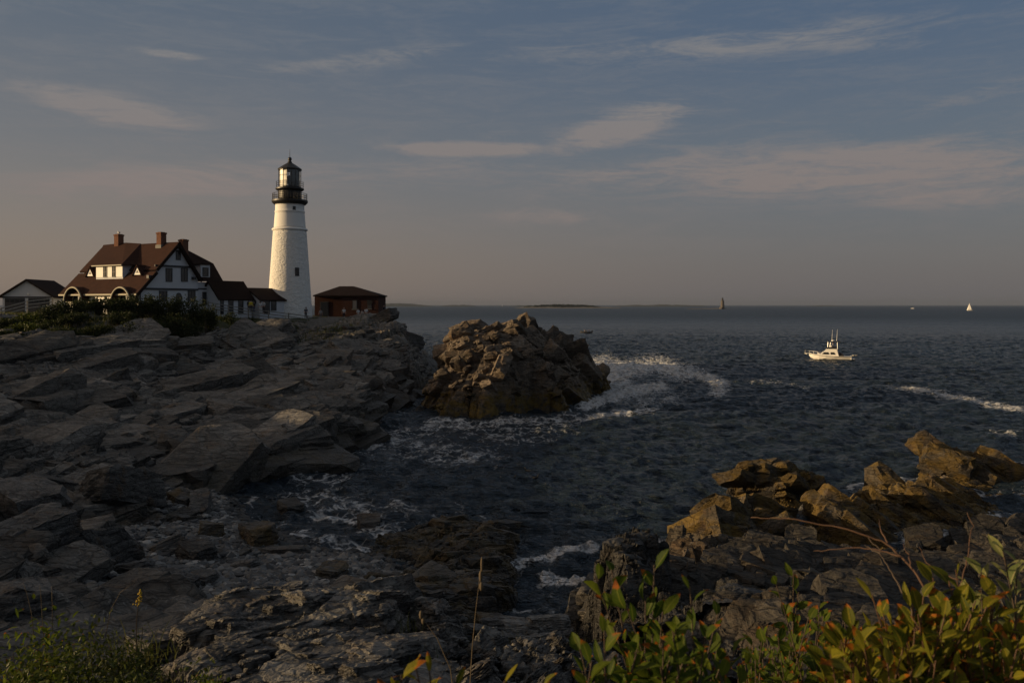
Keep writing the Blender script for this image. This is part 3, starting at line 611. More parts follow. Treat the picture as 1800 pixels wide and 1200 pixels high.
rock_patch('sea_rock', foot([(1395,905),(1420,918),(1460,915),(1450,895),(1410,895)], out=.7, drop=-1.5)+[at(1425,893,41.6), at(1440,897,41.5)], M['dark_boulder'], .035, relief_of(.32, .3, 570), c=.3, label='small black wet rock in the gap between the ochre wedge and the long ledge', push=.03, seed=7)
# dark weedy slab between the beach and the gully
slab = [at(a,b,c) for a,b,c in [(720,945,38),(760,925,39.5),(800,922,39.5),(880,920,39),(888,945,36.5),(830,935,38),(770,955,36.8),(700,975,35.5),(840,965,34.5),(800,985,33.5),(890,980,33.8),(895,1020,31),(840,1010,31.5),(760,1010,31.5),(700,1012,31),(650,1020,30.5),(640,1050,28),(720,1040,29),(800,1040,29),(870,1050,29),(880,1090,27),(800,1080,26.8),(720,1075,26.8),(840,1110,25.5)]]
slab += foot([(905,1015),(912,985),(900,935),(860,912),(770,915),(900,1070),(880,1110)], out=.9, drop=-2)
slab += [at(620,1035,28.8)[:2]+(.1,), at(690,990,34)[:2]+(-.3,), at(630,1075,26)[:2]+(.0,)]
rock_patch('shore_rock', slab, M['slab'], .03, relief_of(0.5, 0.35, 580, (.2,.15,.08,.08,.05,.1)), c=.35, label='broad dark brown slab of rock between the pebble beach and the narrow gully', push=.07, blk=[('mid',60,0.225,0.5,0.5,-0.20944,0.139626,0.2),('mid',200,0.1,0.225,0.5,-0.20944,0.139626,0.2),('lo',380,0.035,0.1,0.5,-0.20944,0.139626,0.2)], seed=8)
# pale outcrop in the foreground
def front(pts, **k): return [at(a,b,c) for a,b,c in pts]
lo = lambda x, y: base_rbf(x, y)
oc = front([(305,1105,11),(330,1085,11.6),(370,1062,12.2),(430,1047,12.6),(500,1046,12.8),(560,1046,12.8),(600,1050,12.6),(650,1042,12.8),(690,1042,12.6),(705,1075,12.0),(350,1120,10.6),(420,1095,11),(500,1080,11.4),(580,1085,11.2),(640,1085,11.2),(310,1160,9.9),(400,1150,10),(500,1130,10.2),(600,1130,10.2),(690,1130,10.5),(320,1210,9.2),(420,1210,9.1),(520,1200,9.2),(620,1200,9.2),(690,1190,9.5),(500,1260,8.5),(620,1260,8.5),(350,1260,8.6)])
oc += [p[:2]+(p[2]-2.2,) for p in front([(330,1085,13.0),(430,1047,14.0),(560,1046,14.2),(690,1042,14.0),(240,1130,10.8),(232,1190,9.4),(775,1090,12.2),(775,1160,10.2),(775,1220,9)])]
rock_patch('cliff_rock', oc, M['outcrop'], .022, relief_of(.5, .95, 600, (.10,.09,.06,.07,.06,.07)), c=.35, floor=lo, label='largest pale grey weathered outcrop in the foreground, left of centre', push=.06, blk=[('hi',34,0.15,0.36,0.9,-0.139626,0.10472,0.14),('hi',70,0.08,0.16,0.9,-0.139626,0.10472,0.16),('mid',120,0.025,0.07,0.9,-0.139626,0.10472,0.2)], seed=9)
oc2 = front([(710,1090,12.4),(740,1068,12.8),(790,1082,12.8),(815,1105,12.4),(720,1130,11.4),(780,1125,11.6),(810,1130,11.8),(740,1165,10.4),(800,1160,10.6),(720,1215,9.4),(800,1215,9.4),(760,1260,8.6)])
oc2 += [p[:2]+(p[2]-1.8,) for p in front([(740,1068,14),(800,1085,13.8),(880,1120,12.2),(650,1120,12),(880,1190,10)])]
rock_patch('cliff_rock', oc2, M['outcrop'], .022, relief_of(.4, 1.1, 610, (.10,.09,.06,.07,.06,.07)), c=.3, floor=lo, label='knobbly grey outcrop just right of the largest pale one, behind a tall dry seed stalk', push=.05, blk=[('hi',24,0.108,0.24,1.1,-0.349066,0.174533,0.25),('hi',70,0.048,0.108,1.1,-0.349066,0.174533,0.25),('mid',150,0.0168,0.048,1.1,-0.349066,0.174533,0.25)], seed=10)
oc3 = front([(838,1108,13),(880,1094,13.4),(940,1096,13.4),(990,1112,13.2),(850,1128,12.4),(920,1122,12.6),(985,1130,12.5),(900,1150,11.6)])
oc3 += [p[:2]+(p[2]-1.3,) for p in front([(880,1094,14.5),(950,1096,14.4),(1015,1125,13),(822,1125,12.8)])]
rock_patch('cliff_rock', oc3, M['outcrop'], .022, relief_of(.35, .1, 620, (.10,.09,.06,.07,.06,.07)), c=.3, floor=lo, label='low buff rounded ledge of rock above the gully mouth', push=.04, blk=[('hi',20,0.108,0.24,0.2,-0.174533,0.0698132,0.15),('hi',60,0.048,0.108,0.2,-0.174533,0.0698132,0.15),('mid',120,0.0168,0.048,0.2,-0.174533,0.0698132,0.15)], seed=11)
oc4 = front([(830,1150,11.2),(890,1142,11.5),(960,1145,11.5),(1030,1142,11.5),(1080,1150,11.4),(850,1185,10),(930,1180,10.2),(1010,1178,10.2),(1080,1185,10.2),(870,1240,8.8),(960,1240,8.8),(1060,1240,8.8)])
oc4 += [p[:2]+(p[2]-1.6,) for p in front([(890,1142,12.8),(1000,1142,12.8),(1120,1165,11.2),(1120,1230,9)])]
rock_patch('cliff_rock', oc4, M['outcrop'], .022, relief_of(.4, 1.35, 630, (.10,.09,.06,.07,.06,.07)), c=.3, floor=lo, label='crumbling striped grey ledge at the bottom centre of the cliff edge', push=.05, blk=[('hi',36,0.099,0.22,1.3,-0.785398,0.244346,0.22),('hi',140,0.044,0.099,1.3,-0.785398,0.244346,0.22),('mid',260,0.0154,0.044,1.3,-0.785398,0.244346,0.22)], seed=12)
# dark upright slabs on the right of the gully
u1 = [(p[0], p[1], p[2]+.3) for p in front([(1062,990,16.5),(1080,962,17),(1105,958,17.2),(1145,962,17.4),(1160,985,17),(1075,1020,16),(1110,1010,16.2),(1150,1020,16),(1065,1080,15),(1110,1080,15),(1150,1080,15),(1080,1140,13.8),(1140,1140,13.8)])]
u1 += [p[:2]+(p[2]-2.6,) for p in front([(1080,962,18.6),(1145,962,18.8),(1035,1000,16.2),(1035,1090,14.8),(1195,1010,16.8)])]
rock_patch('cliff_rock', u1, M['upright'], .03, relief_of(.4, 1.45, 640, (.12,.1,.08,.2,.15,.08)), c=.3, floor=lo, label='dark vertically split slab above the gully, behind the tall green sprig', push=.08, blk=[('hi',40,0.189,0.42,1.45,0.139626,-1.36136,0.14, (1.0, 0.42, 0.4)),('hi',120,0.084,0.189,1.45,0.139626,-1.36136,0.14, (1.0, 0.42, 0.4)),('mid',200,0.0294,0.084,1.45,0.139626,-1.36136,0.14, (1.0, 0.42, 0.4))], seed=13)
u2 = front([(1215,1085,13.5),(1255,1045,14),(1290,1016,14.4),(1320,1040,14.2),(1350,1060,14),(1240,1120,12.8),(1290,1085,13),(1340,1110,13),(1260,1170,11.8),(1330,1170,11.8)])
u2 += [p[:2]+(p[2]-2.2,) for p in front([(1250,1045,15.6),(1290,1016,16),(1345,1045,15.6),(1180,1100,13.4),(1385,1085,14)])]
rock_patch('cliff_rock', u2, M['upright'], .028, relief_of(.36, 1.2, 650, (.12,.1,.08,.1,.1,.08)), c=.25, floor=lo, label='dark pointed rock with a pale streaked ridge between the two green bushes', push=.06, blk=[('hi',30,0.153,0.34,1.2,0.174533,-1.0472,0.16, (1.0, 0.5, 0.45)),('hi',110,0.068,0.153,1.2,0.174533,-1.0472,0.16, (1.0, 0.5, 0.45)),('mid',200,0.0238,0.068,1.2,0.174533,-1.0472,0.16, (1.0, 0.5, 0.45))], seed=14)
u3 = front([(1170,985,24),(1185,945,24.5),(1205,935,24.8),(1225,950,24.8),(1240,975,24.5),(1175,1000,23),(1230,1000,23),(1300,985,25),(1350,995,25)])
u3 += [p[:2]+(p[2]-2.4,) for p in front([(1190,935,26.4),(1240,950,26.6),(1340,990,27),(1145,985,24),(1400,1010,24.6)])]
rock_patch('cliff_rock', u3, M['ledge'], .032, relief_of(0.4, 1.2, 660, (.2,.15,.08,.08,.05,.1)), c=.25, floor=lo, label='small peaked rock with a glowing buff left face, near the ochre wedge', push=.06, blk=[('mid',40,0.153,0.34,1.2,-0.436332,-0.698132,0.3),('mid',120,0.068,0.153,1.2,-0.436332,-0.698132,0.3),('lo',200,0.0238,0.068,1.2,-0.436332,-0.698132,0.3)], seed=15)

# loose boulders on the beach and below the headland: angular blocks cut by random planes
def boulder(name, c, size, mat, label, seed, group=None, rz=0., n=16, tilt=(0,0), cat='boulder', parts=40):
    V, Fc = make_block(seed, .14 if c[1] < 34 else .24, .07, (1.05,.95,.9), 2.6); V = V*np.array(size)*.5
    ct, st_ = cos(tilt[0]), sin(tilt[0]); V = np.stack([V[...,0]*ct+V[...,2]*st_, V[...,1], -V[...,0]*st_+V[...,2]*ct], -1)
    ct, st_ = cos(tilt[1]), sin(tilt[1]); V = np.stack([V[...,0], V[...,1]*ct-V[...,2]*st_, V[...,1]*st_+V[...,2]*ct], -1)
    o = rock_mesh(name, V, Fc, mat, {'facet': np.zeros(len(V))}); o.location = c; o.rotation_euler = (0,0,rz)
    return tag(o, label, cat, group)
def on(px, py, Y): x, y, z = at(px, py, Y); return (x, y, z)
bl = [(150,990,29.0,(3.2,2.4,1.75),'dark_boulder','big dark angular boulder with a black hollow face, at the left of the beach',2,(.3,-.3)),
      (215,898,38.5,(2.9,2.2,1.7),'dark_boulder','dark jagged block overhanging the beach, largest rock at the foot of the headland',51,(-.35,.3)),
      (345,980,32.0,(1.25,1.1,.9),'dark_boulder','brown squared boulder with a dark front sitting on the pebbles',8,(.1,.1)),
      (318,1050,26.0,(.85,.8,.9),'pale_boulder','small pale whitish pointed stone at the near edge of the beach',9,(.2,.0)),
      (455,942,36.0,(1.7,1.3,1.15),'weed_boulder','rounded olive weed covered boulder in the middle of the beach',12,(.1,0)),
      (372,948,36.0,(1.0,.8,.75),'weed_boulder','tan block of rock left of the olive weed covered boulder',14,(-.2,.1)),
      (350,910,40.5,(1.7,1.1,1.0),'boulder','pale slanting slab at the top of the beach below the headland',16,(.45,.1)),
      (320,905,41.0,(1.2,1.0,.9),'weed_boulder','olive tinted block beside the pale slanting slab',17,(.3,.1)),
      (510,892,43.8,(1.5,1.1,.75),'dark_boulder','dark wedge shaped rock alone in the wash off the beach',21,(-.1,0)),
      (300,975,32.5,(1.3,.9,.8),'boulder','grey striped rock behind the brown squared boulder',23,(.4,.2)),
      (250,1045,25.5,(1.3,1.1,.8),'boulder','flat grey rock below the big dark angular boulder',25,(.1,.1)),
      (285,1030,27,(1.1,.9,.7),'boulder','rounded dark grey rock beside the small pale pointed stone',27,(.1,.1)),
      (355,1020,28,(1.1,.8,.55),'boulder','low bluish grey stone in front of the brown squared boulder',29,(.1,.1)),
      (240,1005,28.0,(1.0,.9,.7),'pale_boulder','light grey stone leaning against the right side of the big dark boulder',31,(.2,.1)),
      (60,1005,27,(2.4,1.6,1.7),'boulder','cracked grey block at the far left behind the grass',33,(.25,-.1)),
      (50,905,34.5,(3.0,2.2,2.0),'boulder','smooth rounded grey hump at the left edge above the beach',35,(.1,0)),
      (95,870,38,(2.2,1.6,1.0),'dark_boulder','tilted dark slab behind the smooth grey hump',37,(.35,0)),
      (30,1085,20,(1.9,1.4,1.2),'boulder','pale fractured rock at the left edge just above the bushes',39,(.1,.1)),
      (650,918,40.5,(1.6,1.2,.8),'dark_boulder','dark rounded rock in the surf left of the broad brown slab',43,(.1,0)),
      (500,965,34.5,(1.9,.8,.45),'dark_boulder','long flat dark stone lying across the lower beach',45,(0,0)),
      (585,1012,30.5,(1.3,1.0,.55),'weed_boulder','low weedy stone where the pebbles meet the broad brown slab',47,(0,0)),
      (430,1005,31,(.9,.7,.5),'boulder','small grey slab among pebbles in the middle beach',49,(.2,0)),
      (676,566,121.5,(4.4,2.2,2.0),'boulder','tilted grey slab at the very tip of the headland, right of the brick building',53,(-.35,.1)),
      (720,590,116,(3.6,2.4,2.2),'boulder','sun touched buff rock at the headland tip facing the islet',55,(.3,.1)),
      (905,832,0,(.0,.0,.0),'',None,0,0)]
for px, py, Y, sz, mt, lab, sd, tl in bl:
    if not lab: continue
    x, y, z = at(px, py, Y); zz = float(land(np.array([x]), np.array([y]))[0])
    boulder('boulder', (x, y, max(zz, -.15)+sz[2]*(.28 if Y < 60 else .1)), sz, M[mt], lab, sd, rz=sd*.7, tilt=tl)
# pebbles: one mass of small stones
def pebbles():
    n = 19000; rg = np.random.default_rng(5); q = bpts[rg.integers(0, len(bpts), n*2)]+rg.normal(scale=(1.7,2.2), size=(n*2,2))
    x, y = q[:,0], q[:,1]; b, be, lw, g = land_masks(x, y); z = land(x, y); k = (be > .2)&(z > -.15); x, y, z = x[k][:n], y[k][:n], z[k][:n]; n = len(x)
    s = .035+.17*rg.random(n)**3.6+.04*rg.random(n)
    th = [(0,0,1)]+[(cos(a)*.87,sin(a)*.87,.42) for a in np.linspace(0,2*pi,6,endpoint=False)]+[(cos(a)*.9,sin(a)*.9,-.35) for a in np.linspace(.5,2*pi+.5,6,endpoint=False)]
    T = np.array(th); f = [(0,1+i,1+(i+1)%6) for i in range(6)]+[(1+i,7+i,1+(i+1)%6) for i in range(6)]+[(1+(i+1)%6,7+i,7+(i+1)%6) for i in range(6)]
    f = np.array(f); a = rg.random(n)*6.28; sx = s*(.8+.7*rg.random(n)); sy = s*(.7+.4*rg.random(n)); sz = s*(.4+.35*rg.random(n))
    T3 = T[None]*(1+.22*rg.normal(size=(n,13,1))); lx = T3[...,0]*sx[:,None]; ly = T3[...,1]*sy[:,None]
    V = np.stack([x[:,None]+lx*np.cos(a)[:,None]-ly*np.sin(a)[:,None], y[:,None]+lx*np.sin(a)[:,None]+ly*np.cos(a)[:,None], z[:,None]+T3[...,2]*sz[:,None]+sz[:,None]*.35], -1).reshape(-1,3)
    Fc = (f[None]+(np.arange(n)*13)[:,None,None]).reshape(-1,3)
    m, t, p, o = material('beach_pebble'); r = t.attr('rnd'); P = t.pos()
    c = t.ramp(r, [(0,(.035,.035,.036)),(.5,(.10,.098,.095)),(.9,(.18,.175,.165)),(1,(.34,.33,.31))]); zn = t.math('MULTIPLY_ADD', t.noise(P, .5, 3), .6, t.sep(P)[2])
    c = t.mix(t.mapr(zn, .45, .95), t.mix(.75, c, (.012,.012,.012)), c); t.l.new(c, p.inputs['Base Color']); p.inputs['Roughness'].default_value = .75
    ob = npmesh('pebbles', V, Fc, m, attrs={'rnd': np.repeat(rg.random(n), 13)}); tag(ob, kind='stuff')
pebbles()

# ------------------------------------------------------------------ sea
def ocean_tile(n, L, wind, ang, rms, seed, cut):
    rg = np.random.default_rng(seed); k = np.fft.fftfreq(n, L/n)*2*pi; KX, KY = np.meshgrid(k, k); K = np.hypot(KX, KY)+1e-9
    l = wind**2/9.81; cs = (KX*cos(ang)+KY*sin(ang))/K
    ph = np.exp(-1/(K*l)**2)/K**4*(.25+.75*cs**2)*np.exp(-(K*cut)**2)
    h = np.fft.ifft2(np.sqrt(ph)*(rg.normal(size=K.shape)+1j*rg.normal(size=K.shape))).real
    return h*(rms/h.std())
def tile_sample(h, L, x, y):
    n = h.shape[0]; u = x/L*n; v = y/L*n; a = np.floor(u).astype(int); b = np.floor(v).astype(int); f = u-a; g = v-b; a %= n; b %= n; a1 = (a+1)%n; b1 = (b+1)%n
    return (h[b,a]*(1-f)+h[b,a1]*f)*(1-g)+(h[b1,a]*(1-f)+h[b1,a1]*f)*g
T1 = ocean_tile(512, 83., 3.0, 2.0, .115, 1, .10); T2 = ocean_tile(512, 31., 1.55, 1.3, .05, 2, .045)
foam_lines = [ # (pixel polyline on the water, half width in pixels across / along, strength)
    ([(1062,640),(1100,650),(1150,640),(1200,655)], 24, .92), ([(1030,712),(1070,700),(1110,688),(1160,680)], 13, 1.1), ([(1180,652),(1230,658),(1265,672),(1262,690)], 13, .92), ([(1075,655),(1085,672),(1075,690)], 16, 1.2),
    ([(1090,690),(1130,705),(1180,700)], 16, .62), ([(1020,735),(1080,728),(1150,720)], 7, .85), ([(880,740),(940,740),(1010,735)], 10, .7), ([(760,745),(820,745),(880,748)], 12, .72),
    ([(700,760),(790,752),(860,768),(960,768)], 20, .55), ([(620,785),(700,775),(790,790),(830,800)], 17, .62), ([(720,800),(800,812),(830,802)], 14, .55),
    ([(1320,672),(1370,672),(1420,682)], 6, .55), ([(1590,682),(1660,694),(1720,706),(1800,722)], 8, .84), ([(1560,680),(1620,684)], 4, .6), ([(1740,760),(1800,768)], 8, .5),
    ([(520,840),(560,842),(600,838)], 14, .62), ([(540,870),(590,872),(560,890)], 16, .6), ([(560,905),(620,915),(680,935)], 14, .75), ([(500,868),(540,858)], 10, .5), ([(640,930),(690,950),(700,935)], 14, .72), ([(670,890),(700,880),(740,905)], 14, .5), ([(740,915),(800,905),(810,880)], 12, .45), ([(470,870),(440,885)], 12, .5),
    ([(905,990),(950,985),(990,972),(1040,965)], 10, .95), ([(960,1012),(1000,1020),(1045,1028)], 11, 1.1), ([(880,1062),(920,1075),(960,1070)], 14, .7), ([(1000,1075),(960,1100)], 12, .55), ([(1050,1010),(1080,980)], 10, .6),
    ([(1495,858),(1535,862),(1560,868)], 8, .85), ([(1560,850),(1610,842),(1660,850)], 7, .7), ([(1430,890),(1460,880)], 8, .5), ([(1240,940),(1235,905)], 6, .45), ([(700,700),(750,690)], 6, .5), ([(690,712),(740,706)], 9, .35), ([(1480,660),(1420,655)], 0.1, .0),
    ([(860,750),(1000,750)], 22, .50), ([(1100,660),(1260,690)], 30, .34), ([(640,790),(860,800)], 34, .46), ([(520,880),(680,900)], 40, .5), ([(900,1040),(1010,1060)], 40, .32)]
def foam_at(x, y):
    px = HX+F*x/y; py = HY+F*CAMZ/y; f = np.zeros(x.shape)
    for pl, w, s in foam_lines:
        if s == 0: continue
        m = np.zeros(x.shape)
        for (x0,y0),(x1,y1) in zip(pl[:-1], pl[1:]):
            dx, dy = x1-x0, y1-y0; t = np.clip(((px-x0)*dx+(py-y0)*dy)/(dx*dx+dy*dy), 0, 1)
            d = np.hypot((px-x0-t*dx)*.55, py-y0-t*dy); m = np.maximum(m, np.exp(-(d/w)**2*1.1))
        f = np.maximum(f, m*s)
    h = np.full(x.shape, -9.)
    for fn in HEIGHTS: h = np.maximum(h, base_rbf(x, y) if fn is land else fn(x, y))
    edge = sstep(-.85, -.1, h)*(.42+.5*fbm(x/4, y/4, 3, 77)); edge *= sstep(150, 90, y)
    return np.maximum(f, edge)
def sea():
    r = np.concatenate([steps(17, 300, .0036), steps(300, 540, .006), steps(540, 1500, .03), steps(1500, 42000, .12), [42000]])
    a = np.radians(np.concatenate([np.arange(-180,-34,4), np.arange(-34,34,.085), np.arange(34,180.1,4)]))
    X, Y = polar(r, a); R = np.hypot(X, Y)
    fo = np.zeros(X.shape); k = (np.abs(X) < .68*np.abs(Y))&(Y > 15)&(R < 400); fo[k] = foam_at(X[k], Y[k])
    amp = sstep(520, 260, R)*(np.abs(np.degrees(np.arctan2(X,Y))) < 34)
    Z = (tile_sample(T1, 83., X*.97+.2*Y, Y*.97-.2*X)+tile_sample(T2, 31., X*.9-.43*Y, Y*.9+.43*X))*amp
    Z += (np.clip(fo-.6, 0, .6)*.5*(.5+fbm(X/.7, Y/.7, 4, 88)))*amp
    V = np.stack([X, Y, Z], -1).reshape(-1,3); Fc = gridfaces(len(r), len(a))
    o = npmesh('sea', V, Fc[:, ::-1], M['sea'], smooth=True, attrs={'foam': fo.ravel()}); tag(o, kind='structure'); print('sea', len(V))
sea()
# ------------------------------------------------------------------ lighthouse
TY = 132.0; TX = at(509.5, 555, TY)[0]; TZ = 8.3
def tz(py): return CAMZ-(py-HY)/F*TY-TZ
def tr(hw): return hw/F*TY
lh = thing('lighthouse', 'tall white tapering lighthouse with a black lantern, sunlit on its left side', 'lighthouse', (TX, TY, TZ))
def taper(z0, z1, r0, r1, n=24): return [(r0+(r1-r0)*i/n, z0+(z1-z0)*i/n) for i in range(n+1)]
MB().lathe(taper(-1, tz(406), tr(40), tr(28.6), 30), 96).build('tower', M['tower_rough'], lh, True)
z = tz(406)
MB().lathe([(tr(28.7),z),(tr(30.6),z+.08),(tr(30.8),z+.2),(tr(30.2),z+.34),(tr(27.6),z+.42)], 72).build('stone_belt', M['tower_smooth'], lh, True)
MB().lathe(taper(z+.40, tz(374), tr(27.4), tr(25.3), 8)+[(tr(25.9),tz(373.4)),(tr(25.9),tz(371.8))]+taper(tz(371), tz(358), tr(25.0), tr(24.6), 4)+[(tr(26),tz(355.5)),(tr(27),tz(354))], 96).build('upper_tower', M['tower_smooth'], lh, True)
MB().lathe([(tr(27),tz(360)),(tr(30.4),tz(356.6)),(tr(31),tz(355)),(tr(31),tz(352.6)),(tr(20),tz(352.4))], 64).build('gallery_deck', M['black_iron'], lh)
def railing(mb, R, z0, h, n, rails, r=.028):
    for k in range(n):
        g = 2*pi*k/n; mb.tube([(R*cos(g),R*sin(g),z0),(R*cos(g),R*sin(g),z0+h)], r, 5)
    for q in rails:
        P = [(R*cos(2*pi*i/48),R*sin(2*pi*i/48),z0+h*q) for i in range(49)]; mb.tube(P, r, 5, False)
b = MB(); railing(b, tr(29.6), tz(352.6), 1.02, 16, (.35,.68,1)); 
for k in range(64): g = 2*pi*k/64; b.tube([(tr(29.6)*cos(g),tr(29.6)*sin(g),tz(352.6)),(tr(29.6)*cos(g),tr(29.6)*sin(g),tz(352.6)+1.0)], .011, 4)
b.build('gallery_railing', M['black_iron'], lh)
b = MB().lathe(taper(tz(352.5), tz(334), tr(20.2), tr(19.8), 4), 48)
for k in range(16): g = 2*pi*k/16+.1; b.tube([(tr(20.3)*cos(g),tr(20.3)*sin(g),tz(352.4)),(tr(20)*cos(g),tr(20)*sin(g),tz(334.4))], .03, 5)
b.build('watch_room', M['black_iron'], lh, True)
MB().lathe([(tr(20),tz(336.4)),(tr(23.6),tz(334.2)),(tr(24.4),tz(333.4)),(tr(24.4),tz(331.4)),(tr(19),tz(331.2))], 64).build('upper_gallery_deck', M['black_iron'], lh)
b = MB(); railing(b, tr(23.4), tz(331.4), .98, 12, (.33,.66,1), .024); b.build('upper_railing', M['black_iron'], lh)
NS = 16; LR = tr(19.2); lz0, lz1 = tz(330), tz(299)
lan = MB()
lan.lathe([(LR+.03,lz0-.12),(LR+.03,lz0+.12),(LR-.05,lz0+.14)], NS, cap=False); lan.lathe([(LR-.05,lz1-.12),(LR+.03,lz1-.1),(LR+.03,lz1+.05)], NS, cap=False)
for k in range(NS):
    g = 2*pi*k/NS; lan.tube([(LR*cos(g),LR*sin(g),lz0),(LR*cos(g),LR*sin(g),lz1)], .035, 5)
for q in (.34, .67):
    P = [(LR*cos(2*pi*i/NS),LR*sin(2*pi*i/NS),lz0+(lz1-lz0)*q) for i in range(NS+1)]; lan.tube(P, .028, 5, False)
lan = lan.build('lantern', M['black_iron'], lh)
MB().lathe([(LR-.02,lz0+.05),(LR-.02,lz1-.05)], NS, cap=False).build('lantern_pane', M['pane'], lan)
cr = LR-.08; MB().prism([(-cr,.06,lz0+.06),(-cr*.80,-cr*.44,lz0+.06),(-.06,-cr,lz0+.06),(-.03,-cr+.04,lz0+.06),(-cr*.77,-cr*.40,lz0+.06),(-cr+.05,.09,lz0+.06)], (0,0,lz1-lz0-.12)).build('lit_pane_panel', M['bright'], lan); MB().lathe([(LR-.34,lz0+.06),(LR-.34,lz1-.06)], 24, cap=False, a0=radians(286), a1=radians(450)).build('dark_screen', M['dark_trim'], lan, True)  # added white panel stands in for sunlit panes; added dark screen closes the rest
MB().lathe([(.15,lz0-.1),(.22,lz0+.5),(.5,lz0+.7),(.58,lz0+1.2),(.5,lz0+1.7),(.15,lz0+1.9)], 20).build('beacon_lens', M['glass'], lan, True)
MB().lathe([(LR-.1,tz(299.4)),(tr(20.6),tz(299.2)),(tr(20.9),tz(298)),(tr(20.2),tz(297)),(tr(10),tz(290)),(tr(4.2),tz(286.4)),(tr(3.4),tz(284))], 16).build('lantern_roof', M['black_iron'], lh)
MB().lathe([(tr(2.6),tz(284.4)),(tr(2.2),tz(283)),(tr(3.1),tz(281.5)),(tr(3.4),tz(279.5)),(tr(2.7),tz(277.4)),(tr(.8),tz(276.3))], 20).build('ventilator_ball', M['black_iron'], lh, True)
MB().tube([(0,0,tz(277)),(0,0,tz(268)),(0,0,tz(262))], [.05,.03,.012], 6).build('lightning_rod', M['black'], lh)
def tower_window(px, py, w, h, name):
    dx = at(px,py,TY)[0]-TX; zz = tz(py); R = tr(40)+(tr(28.6)-tr(40))*(zz+1)/(tz(406)+1)
    if py < 400: R = tr(24.9)
    a = math.asin(dx/R); e = bpy.data.objects.new(name, None); 
    n = Vector((sin(a),-cos(a),0)); tt = Vector((cos(a),sin(a),0))
    def q(u, d, z): p = n*(R+d)+tt*u; return (p.x, p.y, zz+z)
    bpy.data.objects.remove(e)
    fr = MB()
    for (u0,u1,z0,z1) in ((-w/2-.1,-w/2,-h/2,h/2),(w/2,w/2+.1,-h/2,h/2),(-w/2-.1,w/2+.1,h/2,h/2+.1),(-w/2-.14,w/2+.14,-h/2-.12,-h/2),(-.025,.025,-h/2,h/2)):
        fr.hexa([q(u0,-.15,z0),q(u1,-.15,z0),q(u1,.09,z0),q(u0,.09,z0),q(u0,-.15,z1),q(u1,-.15,z1),q(u1,.09,z1),q(u0,.09,z1)])
    f = fr.build(name, M['dark_trim'], lh)
    MB().hexa([q(-w/2,-.2,-h/2),q(w/2,-.2,-h/2),q(w/2,.045,-h/2),q(-w/2,.045,-h/2),q(-w/2,-.2,h/2),q(w/2,-.2,h/2),q(w/2,.045,h/2),q(-w/2,.045,h/2)]).build('pane', M['glass'], f)
tower_window(529, 478.5, .42, 1.05, 'window'); tower_window(522.5, 368, .22, .34, 'porthole')

# ------------------------------------------------------------------ keeper's house: u runs along the gable wall, v along the sunlit front
HS = .918; PHI = radians(60); H0 = Vector((-52.6, 120.0, 8.6)); UX = Vector((cos(PHI),sin(PHI),0)); VX = Vector((-sin(PHI),cos(PHI),0))
def hf(u, v, z=0.): return H0+UX*u+VX*v+Vector((0,0,z))
house = thing('keepers_house', "white gabled keeper's house with a big red brown roof and three brick chimneys", 'house', (H0.x*HS, H0.y*HS, CAMZ+(H0.z-CAMZ)*HS), PHI); house.scale = (HS,HS,HS)
def ray_v(px, u):                                  # v where the ray of column px crosses the line u = const
    k = (px-HX)/F; p = H0+UX*u; return (k*p.y-p.x)/(VX.x-k*VX.y)
def ray_u(px, v):
    k = (px-HX)/F; p = H0+VX*v; return (k*p.y-p.x)/(UX.x-k*UX.y)
def hz_(py, u, v): p = hf(u, v); return CAMZ-(py-HY)/F*p.y-H0.z
EZ, RU, RZ, RE, REZ = 4.0, 6.72, 11.2, 10.7, 5.9    # front eave, ridge, back eave
LV = 17.6
prof = [(.5,-1),(.5,EZ-.1),(RU,RZ-.62),(10.5,REZ-.2),(10.5,-1)]
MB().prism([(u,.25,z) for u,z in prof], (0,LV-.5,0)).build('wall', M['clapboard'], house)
sl = (RZ-EZ)/RU
def slab3(mb, a, b, c, d, th):                     # sloping roof slab through four points, thickened downwards
    n = (Vector(b)-Vector(a)).cross(Vector(d)-Vector(a)).normalized(); n = n if n.z > 0 else -n
    lo_ = [tuple(Vector(p)-n*th) for p in (a,b,c,d)]; mb.hexa(lo_+[a,b,c,d])
rf = MB()
kink = .30
slab3(rf, (-.45,-.35,EZ-.48), (2.75,-.35,EZ+sl*2.75-.22), (2.75,LV+.25,EZ+sl*2.75-.22), (-.45,LV+.25,EZ-.48), .26)
slab3(rf, (2.70,-.20,EZ+sl*2.75+.06), (RU,-.20,RZ), (RU,LV,RZ), (2.70,LV,EZ+sl*2.75+.06), .26)
slab3(rf, (RU+.02,-.22,RZ), (RE+.25,-.22,REZ-.3), (RE+.25,LV,REZ-.3), (RU+.02,LV,RZ), .26)
roof = rf.build('roof', M['shingle'], house)
bg_ = MB()                                         # dark barge boards along the gable
for (u0,z0,u1,z1) in ((-.45,EZ-.48,2.75,EZ+sl*2.75-.22),(2.70,EZ+sl*2.75+.06,RU,RZ),(RU,RZ,RE+.25,REZ-.3)):
    n = Vector((z0-z1,0,u1-u0)).normalized(); 
    bg_.prism([(u0,-.42,z0+.03),(u1,-.42,z1+.03),(u1-n.x*.42,-.42,z1-n.z*.42),(u0-n.x*.42,-.42,z0-n.z*.42)], (0,.16,0))
bg_.build('barge_board', M['shingle_dark'], house)
